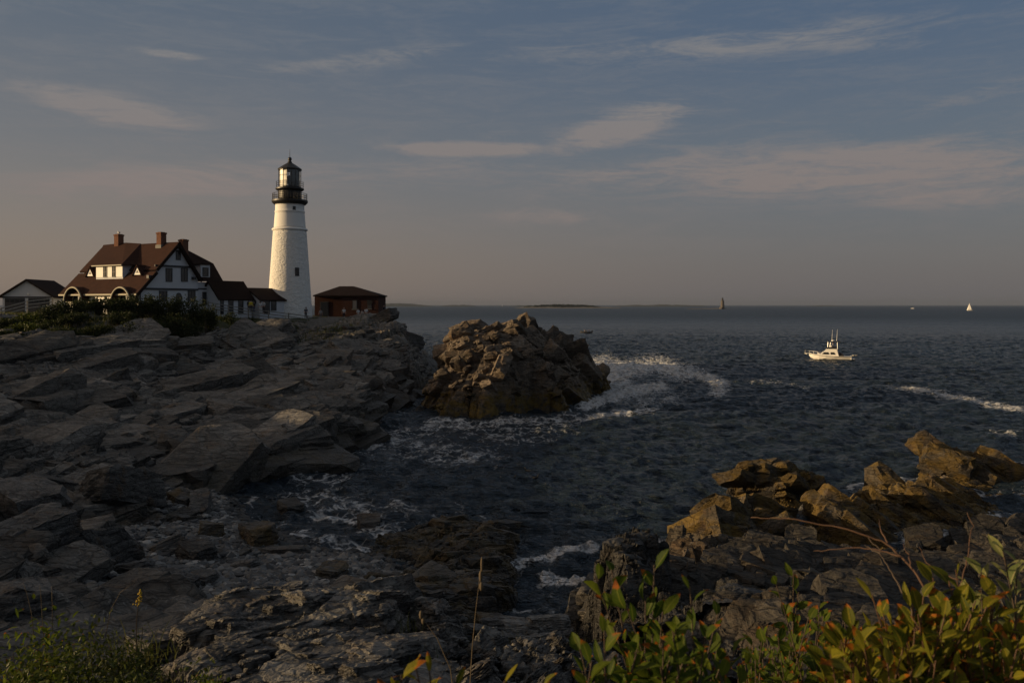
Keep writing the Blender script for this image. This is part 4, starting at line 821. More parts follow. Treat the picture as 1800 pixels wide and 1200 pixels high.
# gable wall trim, brackets, windows
GV = .25
def gtrim(u0, u1, z0, z1, d=.05): return MB().box(u0, u1, GV-d, GV+.02, z0, z1)
tz1 = hz_(468, 6, GV); tz2 = hz_(508, 6, GV)
tm = gtrim(2.9, 9.7, tz1-.14, tz1+.14, .12); tm.box(.52, 10.48, GV-.14, GV+.02, tz2-.16, tz2+.12); tm.box(.5,.62,GV-.06,GV+.02,0,EZ); 
tm.box(1.55,2.05,GV-.5,GV,hz_(488,1.8,GV)-.1,hz_(488,1.8,GV)+.35); tm.box(9.3,9.75,GV-.5,GV,hz_(490,9.5,GV)-.1,hz_(490,9.5,GV)+.3)
tm.build('trim', M['dark_trim'], house)
def gwin(pxa, pxb, pya, pyb, v=GV, cols=2, rows=2, mat='glass', parent=house):
    ua, ub = ray_u(pxa, v), ray_u(pxb, v); um = (ua+ub)/2; z0, z1 = hz_(pyb, um, v), hz_(pya, um, v); e = .09
    f = MB(); 
    for bx in ((ua,ua+e,z0,z1),(ub-e,ub,z0,z1),(ua,ub,z1-e,z1),(ua,ub,z0,z0+e)): f.box(bx[0],bx[1],v-.11,v+.02,bx[2],bx[3])
    for i in range(1, cols): u = ua+(ub-ua)*i/cols; f.box(u-.03,u+.03,v-.085,v+.02,z0+e,z1-e)
    for i in range(1, rows): q = z0+(z1-z0)*i/rows; f.box(ua+e,ub-e,v-.08,v+.02,q-.03,q+.03)
    f = f.build('window', M['dark_trim'], parent); MB().box(ua+e,ub-e,v-.05,v+.02,z0+e,z1-e).build('pane', M[mat], f)
gwin(309,317,440,457); gwin(291,302.5,471,495,cols=2); gwin(318,329.5,471,495,cols=2); gwin(279.5,293.5,511,530,cols=2); gwin(330,343,510.5,530,cols=2)
ua, ub = ray_u(309,GV), ray_u(319,GV); um = (ua+ub)/2; rr = (ub-ua)/2; zz = hz_(521,um,GV)
aw = MB().prism([(um+rr*cos(pi*i/12),GV-.08,zz+1.1*rr*sin(pi*i/12)) for i in range(13)]+[(um-rr,GV-.08,zz-1.2),(um+rr,GV-.08,zz-1.2)], (0,.1,0)).build('arched_window', M['dark_trim'], house)
MB().prism([(um+(rr-.12)*cos(pi*i/12),GV-.095,zz+1.1*(rr-.12)*sin(pi*i/12)) for i in range(13)]+[(um-rr+.12,GV-.095,zz-1.2),(um+rr-.12,GV-.095,zz-1.2)], (0,.1,0)).build('pane', M['glass'], aw)
# rear wing to the right: lower wall, tall hipped roof with one small dormer
WV = .9; wu0, wu1 = ray_u(347,WV), ray_u(387,WV); wz = hz_(496,(wu0+wu1)/2,WV)
MB().box(10.3, wu1-.1, WV, WV+9, -1, wz-.02).build('wing_wall', M['clapboard'], house)
p0 = (ray_u(345,WV-.5), WV-.5, hz_(494,ray_u(345,WV-.5),WV-.5)); p1u = ray_u(392.5,WV-.5); p1 = (p1u, WV-.5, hz_(494,p1u,WV-.5))
q1u = ray_u(375,3.4); q1 = (q1u, 3.4, hz_(463,q1u,3.4)); q0u = ray_u(327,6.2); q0 = (q0u, 6.2, hz_(438,q0u,6.2)); p00 = (ray_u(316,4.2),4.2,hz_(437,ray_u(316,4.2),4.2))
w_ = MB(); a5 = [(9.0,WV-.5,p1[2]), p1, q1, q0, (RU+.6,5.6,RZ-.75)]
low5 = [(p[0],p[1]+.3,p[2]-.12) for p in a5]; w_.add(a5+low5, [(0,1,2,3,4),(9,8,7,6,5)]+[(i,5+i,5+(i+1)%5,(i+1)%5) for i in range(5)])
b4 = [p1, (p1[0],10,p1[2]), (q1[0],8.6,q1[2]), q1]; w_.add(b4, [(0,1,2,3)]); w_.add([q1,(q1[0],8.6,q1[2]),(q0[0],8.6,q0[2]),q0], [(0,1,2,3)])
w_.build('wing_roof', M['shingle_dark'], house)
tw = MB().box(10.55, wu1, WV-.08, WV-.001, hz_(507.5,12,WV)-.12, hz_(507.5,12,WV)+.1); tw.box(wu1-.22, wu1-.02, WV-.1, WV-.002, -.5, wz-.05); tw.build('wing_trim', M['dark_trim'], house)
gwin(355.5,366,513,536,v=WV-.002)
dv = 1.0; du0, du1 = ray_u(352,dv), ray_u(369,dv); dz0, dz1 = hz_(488,du0,dv), hz_(466,du1,dv)
dm = MB().box(du0+.1, du1, dv, dv+3.2, dz0-.4, dz1).build('dormer', M['clapboard'], house)
MB().box(du0-.15, du1+.2, dv-.2, dv+3.4, dz1+.003, dz1+.14).build('dormer_roof', M['shingle_dark'], dm)
gwin(356,366,470,485.5,v=dv-.002, parent=house, cols=1)
# chimneys
def chimney(pxa, pxb, pyt, u, zb, mat='chimney'):
    v0 = ray_v(pxb, u-.4); c = MB(); w2 = .48; vm = ray_v((pxa+pxb)/2, u); zt = hz_(pyt, u, vm)
    c.box(u-w2, u+w2, vm-w2*1.05, vm+w2*1.05, zb, zt-.3); c.box(u-w2-.07, u+w2+.07, vm-w2*1.05-.07, vm+w2*1.05+.07, zt-.3+.002, zt-.08); c.box(u-w2*.8, u+w2*.8, vm-w2*.8, vm+w2*.8, zt-.078, zt)
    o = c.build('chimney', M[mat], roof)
    if zb > RZ-2: MB().box(u-w2-.1, u+w2+.1, vm-w2*1.05-.12, vm+w2*1.05+.12, zb, RZ-.35).build('flashing', M['concrete'], o); return vm, zt
cv, cz = chimney(203.5, 214.5, 411.5, RU-.25, RZ-1.4); chimney(278, 289.5, 408, RU-.25, RZ-1.4); chimney(317.5, 327.5, 420.5, RU+1.6, RZ-2.6)
# big shed dormer on the sunlit slope with its dark hipped cheek
du_ = 1.75; va, vb = ray_v(216,du_), ray_v(169,du_); za, zb_ = EZ+sl*du_-.35, hz_(466.5,du_,(va+vb)/2)
dr = MB().prism([(du_,va,za),(du_,va,zb_),(RU-.6,va,zb_),(RU-.6,va,za)], (0,vb-va,0)).build('large_dormer', M['clapboard'], house)
rt = RZ+.32; vtop0, vtop1 = ray_v(222,RU), LV-.05; vhip = ray_v(247.5,RU)
d2 = MB(); A_ = (du_-.4,va-.25,zb_+.06); B_ = (du_-.4,vb+.35,zb_+.06); C_ = (RU,vtop1,rt-.15); D_ = (RU,vtop0,rt); slab3(d2, A_, B_, C_, D_, .2)
E_ = (RU,vhip,RZ+.06); uF = (zb_+.06-EZ)/sl; F_ = (uF+.25,va-.9,zb_+.10)
d2.add([A_,D_,E_,F_,(A_[0],A_[1],A_[2]-.2)], [(0,1,2,3),(0,3,4)]); d2.add([(RU,vtop1,rt-.15),D_,E_,(RU+2.2,vhip,RZ-2.0),(RU+2.2,vtop1,RZ-2.0)], [(0,1,2,3,4)])
d2.build('dormer_roof', M['shingle'], dr)
for (vv0,vv1) in ((ray_v(215.6,du_),ray_v(204.5,du_)),(ray_v(197,du_),ray_v(189.5,du_)),(ray_v(181.5,du_),ray_v(169.5,du_))): MB().box(du_-.05,du_-.002,vv0,vv1,za+.5,zb_-.12).build('white_panel', M['bright'], dr)
for pa, pb in ((204,197.5),(189,182)):
    v0_, v1_ = ray_v(pa,du_), ray_v(pb,du_); f = MB()
    for bx in ((v0_,v0_+.09,za+.5,zb_-.1),(v1_-.09,v1_,za+.5,zb_-.1),(v0_,v1_,zb_-.2,zb_-.1),(v0_,v1_,za+.45,za+.55),((v0_+v1_)/2-.03,(v0_+v1_)/2+.03,za+.5,zb_-.1),(v0_,v1_,(za+zb_)/2+.1,(za+zb_)/2+.16)): f.box(du_-.09,du_+.01,bx[0],bx[1],bx[2],bx[3])
    f = f.build('window', M['dark_trim'], dr); MB().box(du_-.03,du_+.01,v0_+.09,v1_-.09,za+.5,zb_-.15).build('pane', M['glass'], f)
MB().box(du_-.5,du_-.32,va-.3,vb+.4,zb_-.1,zb_+.05).build('gutter', M['cream'], dr)
for px, uu in ((245,2.35),(162,2.35)):             # two little triangular vents
    vm = ray_v(px, uu); zz = EZ+sl*uu-.25; e = MB()
    e.prism([(uu-.35,vm-.85,zz),(uu-.35,vm+.85,zz),(uu-.35,vm,zz+1.25)], (2.0,0,0)); o = e.build('triangular_vent', M['bright'], house)
    MB().prism([(uu-.37,vm-.34,zz+.25),(uu-.37,vm+.34,zz+.25),(uu-.37,vm,zz+.72)], (.3,0,0)).build('pane', M['dark_trim'], o)
    r2 = MB(); slab3(r2, (uu-.5,vm-1.1,zz-.12), (uu-.5,vm,zz+1.45), (uu+2.0,vm,zz+1.45), (uu+2.0,vm-1.1,zz-.12), .1); slab3(r2, (uu-.5,vm+1.1,zz-.12), (uu-.5,vm+.02,zz+1.45), (uu+2.0,vm+.02,zz+1.45), (uu+2.0,vm+1.1,zz-.12), .1); r2.build('vent_roof', M['shingle'], o)
# sunlit front under the eave: cream fascia, two arched porch hoods and the white arches between them
MB().box(-.55,-.40,-.3,LV+.2,EZ-.72,EZ-.50).build('eave_board', M['cream'], house)
pf = MB().box(.30,.50,.3,LV-.4,-.8,EZ-.3).build('porch_front', M['cream'], house)
for pm in (135.5, 219):
    vm = ray_v(pm, -.2); R = 2.15; zc = hz_(504.5,-.6,vm)-R; hood = MB(); n = 18
    for i in range(n):
        a, b_ = pi*i/n, pi*(i+1)/n
        q = lambda g, rr_, u: (u, vm+rr_*cos(g), zc+rr_*sin(g))
        hood.hexa([q(a,R-.16,-.9),q(b_,R-.16,-.9),q(b_,R-.16,1.6),q(a,R-.16,1.6),q(a,R+.06,-.9),q(b_,R+.06,-.9),q(b_,R+.06,1.6),q(a,R+.06,1.6)])
    ho = hood.build('porch_hood', M['shingle'], house)
    MB().tube([(-.92,vm+(R-.05)*cos(pi*i/24),zc+(R-.05)*sin(pi*i/24)) for i in range(25)], .13, 6).build('hood_trim', M['cream'], ho)
    MB().prism([(.28,vm+(R-.4)*cos(pi*i/16),zc+(R-.4)*sin(pi*i/16)) for i in range(17)]+[(.28,vm-R+.4,-.5),(.28,vm+R-.4,-.5)], (.05,0,0)).build('porch_shade_panel', M['glass'], ho)  # dark panel stands in for the shade inside the porch arch
    MB().tube([(-.2,vm-.55,-.5),(-.2,vm-.55,zc+1.2)], .16, 8).build('porch_post', M['bright'], ho)
for pm in (165, 178.5, 192.5):
    vm = ray_v(pm, .25); R = .78; zt = hz_(517, .25, vm); zc = zt-R
    o = MB().prism([(.22,vm+R*cos(pi*i/14),zc+R*sin(pi*i/14)) for i in range(15)]+[(.22,vm-R,-.5),(.22,vm+R,-.5)], (.09,0,0)).build('arched_panel', M['bright'], house)
    MB().prism([(.205,vm+R*.55*cos(pi*i/14),zc-.35+R*.55*sin(pi*i/14)) for i in range(15)]+[(.205,vm-R*.55,-.5),(.205,vm+R*.55,-.5)], (.09,0,0)).build('pane', M['glass'], o)
# gull on the left chimney
p = hf(RU-.25, cv, cz); p = Vector((p.x*HS, p.y*HS, CAMZ+(p.z-CAMZ)*HS)); gull = thing('seagull', 'white gull perched on the left chimney of the house', 'gull', tuple(p), 2.6)
gb = MB().ball((0,0,.20), .13, 1.7, .9, .95); gb.ball((.22,0,.37), .075); gb.tube([(.13,0,.26),(.22,0,.37)], [.09,.06], 8); gb.build('body', M['gull'], gull, True)
gw = MB().ball((-.08,.0,.23), .13, 1.75, .96, .7); gw.build('wing', M['c_grey'], gull, True); MB().tube([(.28,0,.37),(.36,0,.35)], [.025,.006], 6).build('beak', M['c_yellow'], gull)
MB().tube([(.02,.04,.1),(.02,.04,0)], .012, 5).tube([(.02,-.04,.1),(.02,-.04,0)], .012, 5).build('leg', M['c_tan'], gull)

# ------------------------------------------------------------------ low white passages between house and tower
def passage(name, label, u0, u1, v0, half, ezpy, rzpy, overu, panels, gwin_=None):
    root = thing(name, label, 'building', tuple(hf((u0+u1)/2, v0+half)), PHI)
    def loc(u, v, z): return (u-(u0+u1)/2, v-v0-half, z)
    um = (u0+u1)/2; ez = hz_(ezpy, um, v0); rz_ = hz_(rzpy, um, v0+half)
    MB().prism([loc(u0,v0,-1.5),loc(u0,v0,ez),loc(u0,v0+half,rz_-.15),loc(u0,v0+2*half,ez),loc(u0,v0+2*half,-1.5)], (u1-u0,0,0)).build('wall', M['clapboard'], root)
    r_ = MB(); s_ = (rz_-ez)/half; o = .35
    slab3(r_, loc(u0-overu,v0-o,ez-s_*o+.12), loc(u1+overu,v0-o,ez-s_*o+.12), loc(u1+overu,v0+half,rz_+.12), loc(u0-overu,v0+half,rz_+.12), .18)
    slab3(r_, loc(u0-overu,v0+2*half+o,ez-s_*o+.12), loc(u1+overu,v0+2*half+o,ez-s_*o+.12), loc(u1+overu,v0+half+.01,rz_+.12), loc(u0-overu,v0+half+.01,rz_+.12), .18)
    r_.build('roof', M['shingle_dark'], root)
    for nm, pa, pb, ya, yb in panels:
        ua, ub = ray_u(pa, v0), ray_u(pb, v0); z0, z1 = hz_(yb, um, v0), min(hz_(ya, um, v0), ez-.12); e = .08; f = MB()
        for bx in ((ua,ua+e,z0,z1),(ub-e,ub,z0,z1),(ua+e,ub-e,z1-e,z1),(ua+e,ub-e,z0,z0+e)):
            x0_, y0_, _ = loc(bx[0], v0-.07, 0); x1_, y1_, _ = loc(bx[1], v0+.02, 0); f.box(x0_,x1_,y0_,y1_,bx[2],bx[3])
        f = f.build(nm, M['dark_trim'], root)
        x0_, y0_, _ = loc(ua+e, v0-.035, 0); x1_, y1_, _ = loc(ub-e, v0+.02, 0); MB().box(x0_,x1_,y0_,y1_,z0+e,z1-e).build('pane', M['glass'], f)
    return root, loc
passage('passage_building', 'white passage with a dark roof joined to the right end of the house', ray_u(385,-10.4), ray_u(442.5,-10.4), -10.4, 2.0, 523, 495, .3,
        [('door',387,393,525,552),('door',401,410,525,552),('door',418.5,427.5,525,552)])
v_b = -11.47; pb_, lc = passage('passage_building', 'smaller white passage with a dark roof running into the foot of the lighthouse', ray_u(457,v_b), ray_u(500,v_b), v_b, 2.45, 526, 507.5, .25,
        [('door',463.5,474,528,552),('window',476,485.5,529,546)])
ug = ray_u(457,v_b); x_, y_, _ = lc(ug-.02, v_b+1.0, 0); zz = hz_(530.5, ug, v_b+1)
MB().box(x_-.05,x_+.02,y_-.22,y_+.22,zz-.28,zz+.28).build('small_window', M['glass'], pb_)

# ------------------------------------------------------------------ brick fog signal building
bx0, by0, bz0 = at(600, 553, 137); bz0 = 8.2
bk = thing('brick_building', 'low red brown brick building with a hipped roof right of the lighthouse', 'building', (at(611,553,140)[0], 140, bz0))
def bx(px, Y=137.): return at(px,0,Y)[0]-bk.location.x
def bz(py, Y=137.): return CAMZ-(py-HY)/F*Y-bz0
fx0, fx1 = bx(600), bx(665); yf = 137-140; yl = 139.2-140; lx0 = bx(553,139.2); top = bz(520.5)
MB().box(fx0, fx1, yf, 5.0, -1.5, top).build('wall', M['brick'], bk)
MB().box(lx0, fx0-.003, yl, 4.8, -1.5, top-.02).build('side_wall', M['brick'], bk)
e0, e1, f0, f1 = bx(551), bx(667.5), yf-.35, 5.4; rz0 = bz(503,141.); r0_, r1_ = bx(597,141.), bx(622,141.)
rb_ = MB(); A4 = [(e0,f0,top-.05),(e1,f0,top-.05),(e1,f1,top-.05),(e0,f1,top-.05)]; A5 = [(p[0],p[1],p[2]+.2) for p in A4]; R1 = (r0_,1.0,rz0); R2 = (r1_,1.0,rz0)
rb_.add(A4+A5+[R1,R2], [(3,2,1,0),(0,1,5,4),(1,2,6,5),(2,3,7,6),(3,0,4,7),(4,5,9,8),(5,6,9),(6,7,8,9),(7,4,8)]); rb_.build('roof', M['shingle_dark'], bk)
d0, d1 = bx(564,139.2), bx(576.5,139.2); o = MB().box(d0-.12,d1+.12,yl-.06,yl,-1.0,bz(531)+.1).build('door', M['dark_trim'], bk); MB().box(d0,d1,yl-.075,yl,-1.0,bz(531)).build('door_panel', M['glass'], o)
for pa, pb, ya, yb in ((619.5,628,527.5,543),):
    o = MB().box(bx(pa),bx(pb),yf-.05,yf,bz(yb),bz(ya)).build('window', M['dark_trim'], bk); MB().box(bx(pa)+.1,bx(pb)-.1,yf-.065,yf,bz(yb)+.1,bz(ya)-.1).build('pane', M['c_grey'], o); MB().box(bx(pa)-.1,bx(pb)+.1,yf-.16,yf,bz(yb)-.12,bz(yb)-.003).build('sill', M['concrete'], o)
o = MB().box(bx(646),bx(653),yf-.04,yf,bz(543),bz(527)).build('window', M['dark_trim'], bk)
rg_ = [(bx(649.5)+.42*cos(2*pi*i/20), yf-.05, bz(531.5)+.42*sin(2*pi*i/20)) for i in range(20)]; MB().prism(rg_, (0,.05,0)).build('round_plaque', M['black'], bk)
MB().box(bx(645),bx(654),yf-.14,yf,bz(543.5),bz(542.6)).build('sill', M['concrete'], bk)

# ------------------------------------------------------------------ garage at the left edge
gY = 124.; gx = at(48,0,gY)[0]; gz = 8.6
ga = thing('garage', 'low garage with a pale gable and dark roof edge at the far left', 'garage', (gx, gY, gz), radians(4))
def gg(px): return at(px,0,gY)[0]-gx
def gzz(py): return CAMZ-(py-HY)/F*gY-gz
wl_, wr, ze, zp = gg(6), gg(90), gzz(519), gzz(492)
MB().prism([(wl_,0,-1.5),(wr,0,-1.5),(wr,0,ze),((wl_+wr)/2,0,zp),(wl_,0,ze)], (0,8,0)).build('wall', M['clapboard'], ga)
r_ = MB(); xm = (wl_+wr)/2; s_ = (zp-ze)/(wr-xm)
slab3(r_, (wr+.55,-.4,ze-.55*s_+.14), (wr+.55,8.4,ze-.55*s_+.14), (xm,8.4,zp+.14), (xm,-.4,zp+.14), .22); slab3(r_, (wl_-.55,-.4,ze-.55*s_+.14), (wl_-.55,8.4,ze-.55*s_+.14), (xm-.01,8.4,zp+.14), (xm-.01,-.4,zp+.14), .22)
r_.build('roof', M['shingle_dark'], ga)
MB().box(wl_,wr,-.06,-.002,gzz(523.5),gzz(521)).build('trim', M['dark_trim'], ga)
for a_, b__ in ((10,44),(50,86)):
    o = MB().box(gg(a_),gg(b__),-.05,-.003,-1.4,gzz(524)).build('garage_door', M['dark_trim'], ga); q = MB()
    for k in range(4): x0 = gg(a_)+(gg(b__)-gg(a_))*(k+.12)/4; x1 = gg(a_)+(gg(b__)-gg(a_))*(k+.88)/4; q.box(x0,x1,-.065,-.04,gzz(531),gzz(527))
    q.build('pane', M['glass'], o)
MB().ball((gg(50),-.12,gzz(517)), .14).build('lamp', M['bright'], ga, True)
def gz_at(x, y): return float(land(np.array([x]), np.array([y]))[0])

# ------------------------------------------------------------------ fences, wall, sign
def fence(label, pts, every, rails, h, mat, wire=False, group='wooden rail fences'):
    """pts: (px, py of the post top, Y)."""
    P = [Vector(at(*q)) for q in pts]; root = thing('rail_fence', label, 'fence', tuple(P[0]-Vector((0,0,h))), 0, group); O = root.location.copy()
    seg = [(a, b) for a, b in zip(P[:-1], P[1:])]; L = sum((b-a).length for a, b in seg); n = max(2, int(round(L/every))+1); tops = []
    for i in range(n):
        d = L*i/(n-1)
        for a, b in seg:
            l = (b-a).length
            if d <= l+1e-6: tops.append(a.lerp(b, min(d/l,1))); break
            d -= l
    for q in tops:
        b = MB(); t_ = q-O; b.box(t_.x-.07,t_.x+.07,t_.y-.07,t_.y+.07,t_.z-h-.9,t_.z); b.add([(t_.x-.085,t_.y-.085,t_.z+.003),(t_.x+.085,t_.y-.085,t_.z+.003),(t_.x+.085,t_.y+.085,t_.z+.003),(t_.x-.085,t_.y+.085,t_.z+.003),(t_.x,t_.y,t_.z+.07)], [(0,1,4),(1,2,4),(2,3,4),(3,0,4),(3,2,1,0)]); b.build('post', mat, root)
    for k in rails:
        b = MB()
        for a, c in zip(tops[:-1], tops[1:]):
            a2 = a-O-Vector((0,.09,k)); c2 = c-O-Vector((0,.09,k)); b.hexa([(a2.x,a2.y-.03,a2.z-.06),(c2.x,c2.y-.03,c2.z-.06),(c2.x,c2.y+.03,c2.z-.06),(a2.x,a2.y+.03,a2.z-.06),(a2.x,a2.y-.03,a2.z+.06),(c2.x,c2.y-.03,c2.z+.06),(c2.x,c2.y+.03,c2.z+.06),(a2.x,a2.y+.03,a2.z+.06)])
        b.build('rail', mat, root)
fence('pale rail fence rising from the left edge towards the garage', [(-40,552,108),(0,541,108),(38,529,109),(92,523,112)], 2.9, (.12,.55,.98), 1.25, M['pale_wood'])
fence('grey rail fence running down from the house past the lighthouse foot', [(366,530,118),(384,533,119),(425,540,121),(460,544.5,122.5),(500,549,124),(545,555,126),(575,558,126)], 2.7, (.1,.5,.9), 1.15, M['grey_wood'])
fence('low grey rail fence in front of the brick building', [(577,556,128),(605,556.5,129),(640,556,130),(662,554,130)], 2.4, (.1,.5), 1.0, M['grey_wood'])
cw = thing('concrete_wall', 'low pale concrete wall and ramp below the lighthouse and the brick building', 'wall', at(585,572,122.5))
wz0 = cw.location
b = MB()
for pa, pb, ya, yb, Y0 in ((540,632,564.5,576,122.5),(544,628,560.5,575,123.4),(560,626,557.5,574,124.2)):
    q0_ = at(pa,ya,Y0); q1_ = at(pb,ya,Y0); zb0 = at(pa,yb,Y0)[2]-1.2; b.box(q0_[0]-wz0[0],q1_[0]-wz0[0],q0_[1]-wz0[1],q0_[1]-wz0[1]+.85,zb0-wz0[2],q0_[2]-wz0[2])
b.build('course', M['concrete'], cw)

# ------------------------------------------------------------------ people by the fence
def skin_mesh(name, nodes, edges, mat, parent, sub=1, loc=(0,0,0)):
    me = bpy.data.meshes.new(name); me.from_pydata([n[:3] for n in nodes], edges, []); me.materials.append(mat)
    o = bpy.data.objects.new(name, me); COL.objects.link(o); o.parent = parent; o.location = loc
    sk = o.modifiers.new('skin', 'SKIN'); sk.use_smooth_shade = True
    for i, n in enumerate(nodes):
        d = me.skin_vertices[0].data[i]; d.radius = (n[3], n[4] if len(n) > 4 else n[3]); d.use_root = (i == 0)
    ss = o.modifiers.new('subdivision', 'SUBSURF'); ss.levels = sub; ss.render_levels = sub; return o
def person(label, px, py, Y, rz, shirt, trousers, height=1.72, arms=((.18,.05,-.25),(-.18,.05,-.25)), lean=0., hat=None, bare_arms=True, hair='hair'):
    """px, py: where the feet stand."""
    x, y, z = at(px, py, Y); s = height/1.72; root = thing('person', label, 'person', (x,y,z), rz); root.scale = (s,s,s)
    L = lean; hip = (0,0,.92); chest = (0,-.12*L,1.28); neck = (0,-.2*L,1.46); head = (0,-.24*L-.01,1.6)
    nodes = [(0,0,.92,.13,.10),chest+(.15,.10),neck+(.055,),(0,-.22*L,1.53,.075,.085),head+(.085,.1),(head[0],head[1],1.70,.06,.07)]; ed = [(0,1),(1,2),(2,3),(3,4),(4,5)]
    for sd_, arm in ((1,arms[0]),(-1,arms[1])):
        b0 = len(nodes); sh = (.19*sd_,chest[1]-.02,1.40); el_ = (.19*sd_+.07*sd_,chest[1]+.02,1.13); hd = (el_[0]+arm[0]*.35-.05*sd_,el_[1]-abs(arm[1])*3.2,el_[2]+arm[2])
        nodes += [sh+(.052,),el_+(.04,),hd+(.032,),(hd[0],hd[1]-.03,hd[2]-.08,.028,.04)]; ed += [(1,b0),(b0,b0+1),(b0+1,b0+2),(b0+2,b0+3)]
    for sd_ in (1,-1):
        b0 = len(nodes); nodes += [(.09*sd_,0,.86,.088),(.10*sd_,-.03,.48,.06),(.105*sd_,.01,.09,.042),(.11*sd_,-.12,.035,.04,.03)]; ed += [(0,b0),(b0,b0+1),(b0+1,b0+2),(b0+2,b0+3)]
    skin_mesh('body', nodes, ed, M['skin'], root)
    tn = [(0,0,.94,.165,.125),(chest[0],chest[1],1.28,.185,.13),(0,-.17*L,1.43,.10,.09)]; te = [(0,1),(1,2)]
    for i in (0,1):
        b0 = len(tn); n = nodes[6+4*i]; m_ = nodes[7+4*i]; tn += [n[:3]+(.075,),m_[:3]+(.058,)]; te += [(1,b0),(b0,b0+1)]
        if not bare_arms: tn.append(nodes[8+4*i][:3]+(.045,)); te.append((b0+1,b0+2))
    skin_mesh('shirt', tn, te, shirt, root)
    ln = [(0,0,.93,.155,.12)]; le = []
    for i in (0,1): b0 = len(ln); ln += [nodes[14+4*i][:3]+(.105,),nodes[15+4*i][:3]+(.078,),nodes[16+4*i][:3]+(.06,)]; le += [(0,b0),(b0,b0+1),(b0+1,b0+2)]
    skin_mesh('trousers', ln, le, trousers, root)
    hb = MB().ball((head[0],head[1]+.025,1.655), .115, .92, 1.05, .85)
    hb.build('hat' if hat else 'hair', hat or M[hair], root, True)
    return root
c = M
person('person in a yellow jacket behind the fence by the low white passage', 441, 548.5, 122.6, .4, c['c_yellow'], c['c_dark'], bare_arms=False)
person('person in dark clothes just left of the one in yellow', 436.5, 548, 124, 1.2, c['c_dark'], c['c_dark'], 1.75, bare_arms=False)
person('shorter person in dark clothes just right of the one in yellow', 446.5, 549, 124, -.6, c['c_dark'], c['c_blue'], 1.6, bare_arms=False)
person('person in a white top with dark hair, left of the pair at the passage door', 457.5, 551, 123.6, .2, c['c_white'], c['c_white'], 1.72)
person('taller person in a white top, right of the pair at the passage door', 463.5, 550.5, 124.4, -.5, c['c_white'], c['c_dark'], 1.85)
person('person in grey leaning at the fence in front of the lighthouse base', 537.5, 560, 126.6, .5, c['c_grey'], c['c_dark'], 1.7, lean=.8)
person('person in a pale grey top sitting on the fence by the brick building door', 563.5, 562, 127.2, .2, c['c_pale'], c['c_grey'], 1.6, lean=.9)
person('person in a white shirt alone in front of the brick building', 604.5, 560.5, 129.5, .1, c['c_white'], c['c_dark'], 1.7, hair='skin')
person('leftmost of three people in white at the right end of the low fence', 629.5, 562, 128, .7, c['c_white'], c['c_pale'], 1.7)
person('middle one of three people in white at the right end of the low fence', 637, 563.5, 127, -.4, c['c_pale'], c['c_white'], 1.62, lean=.5)
person('rightmost of three people in white at the right end of the low fence', 643.5, 561, 129, .1, c['c_white'], c['c_tan'], 1.75)
person('dark figure standing on the rocks right of the brick building', 675, 556.5, 127, .9, c['c_dark'], c['c_dark'], 1.75, bare_arms=False)
# ------------------------------------------------------------------ motor yacht
bx_, by_, _ = wl(1461, 631.5); yacht = thing('motor_yacht', 'cream white motor yacht with a dark hardtop and two tall aerials', 'boat', (bx_, by_, 0), radians(180-20))
# local: bow towards +x, port side towards the viewer is +y
def hull_mesh():
    st = [(-3.55,1.32,.70,-.05),(-2.2,1.42,.70,-.1),(-.6,1.46,.74,-.12),(1.0,1.36,.82,-.1),(2.2,1.05,.92,-.02),(3.1,.62,1.02,.12),(3.75,.22,1.10,.42),(4.05,.03,1.14,.85)]
    V = []; Fc = []
    for x, w, h, k in st:
        for f, zz in ((1.0,h),(.97,h-.14),(.93,max(h*.55,k+.12)),(.78,max(.08,k)),(.70,k-.05),(.05,k-.12 if x > 2 else k-.42)): V.append((x, w*f, zz))
        for f, zz in ((.05,k-.12 if x > 2 else k-.42),(.70,k-.05),(.78,max(.08,k)),(.93,max(h*.55,k+.12)),(.97,h-.14),(1.0,h)): V.append((x, -w*f, zz))
    n = 12
    for i in range(len(st)-1):
        for j in range(n-1): Fc.append((i*n+j, (i+1)*n+j, (i+1)*n+j+1, i*n+j+1))
    Fc.append(tuple(range(n))); return V, Fc, st
V_, F_2, st = hull_mesh(); npmesh('hull', V_, F_2, M['white_gel'], yacht)
b = MB(); prv = None
for (x0,w0,h0,k0),(x1,w1,h1,k1) in zip(st[:-1], st[1:]):
    for sgn in (1,-1): b.tube([(x0,sgn*(w0+.02),h0-.12),(x1,sgn*(w1+.02),h1-.12)], .045, 6)
b.build('rub_rail', M['black'], yacht)
b = MB()
for (x0,w0,h0,k0),(x1,w1,h1,k1) in zip(st[:-4], st[1:-3]):
    for sgn in (1,-1): b.hexa([(x0,sgn*w0*.76,-.15),(x1,sgn*w1*.76,-.15),(x1,sgn*w1*.80,-.15),(x0,sgn*w0*.80,-.15),(x0,sgn*w0*.76,.10),(x1,sgn*w1*.76,.10),(x1,sgn*w1*.815,.10),(x0,sgn*w0*.815,.10)])
b.build('boot_stripe', M['black'], yacht)
V2 = []; 
for x, w, h, k in st: V2 += [(x,w*.96,h-.06),(x,-w*.96,h-.06)]
npmesh('deck', V2, [(2*i,2*i+1,2*i+3,2*i+2) for i in range(len(st)-1)], M['white_gel'], yacht)
b = MB().hexa([(-1.35,-1.02,.70),(2.35,-.72,.80),(2.35,.72,.80),(-1.35,1.02,.70),(-1.0,-.92,2.05),(.75,-.80,2.05),(.75,.80,2.05),(-1.0,.92,2.05)]); cab = b.build('deckhouse', M['white_gel'], yacht)
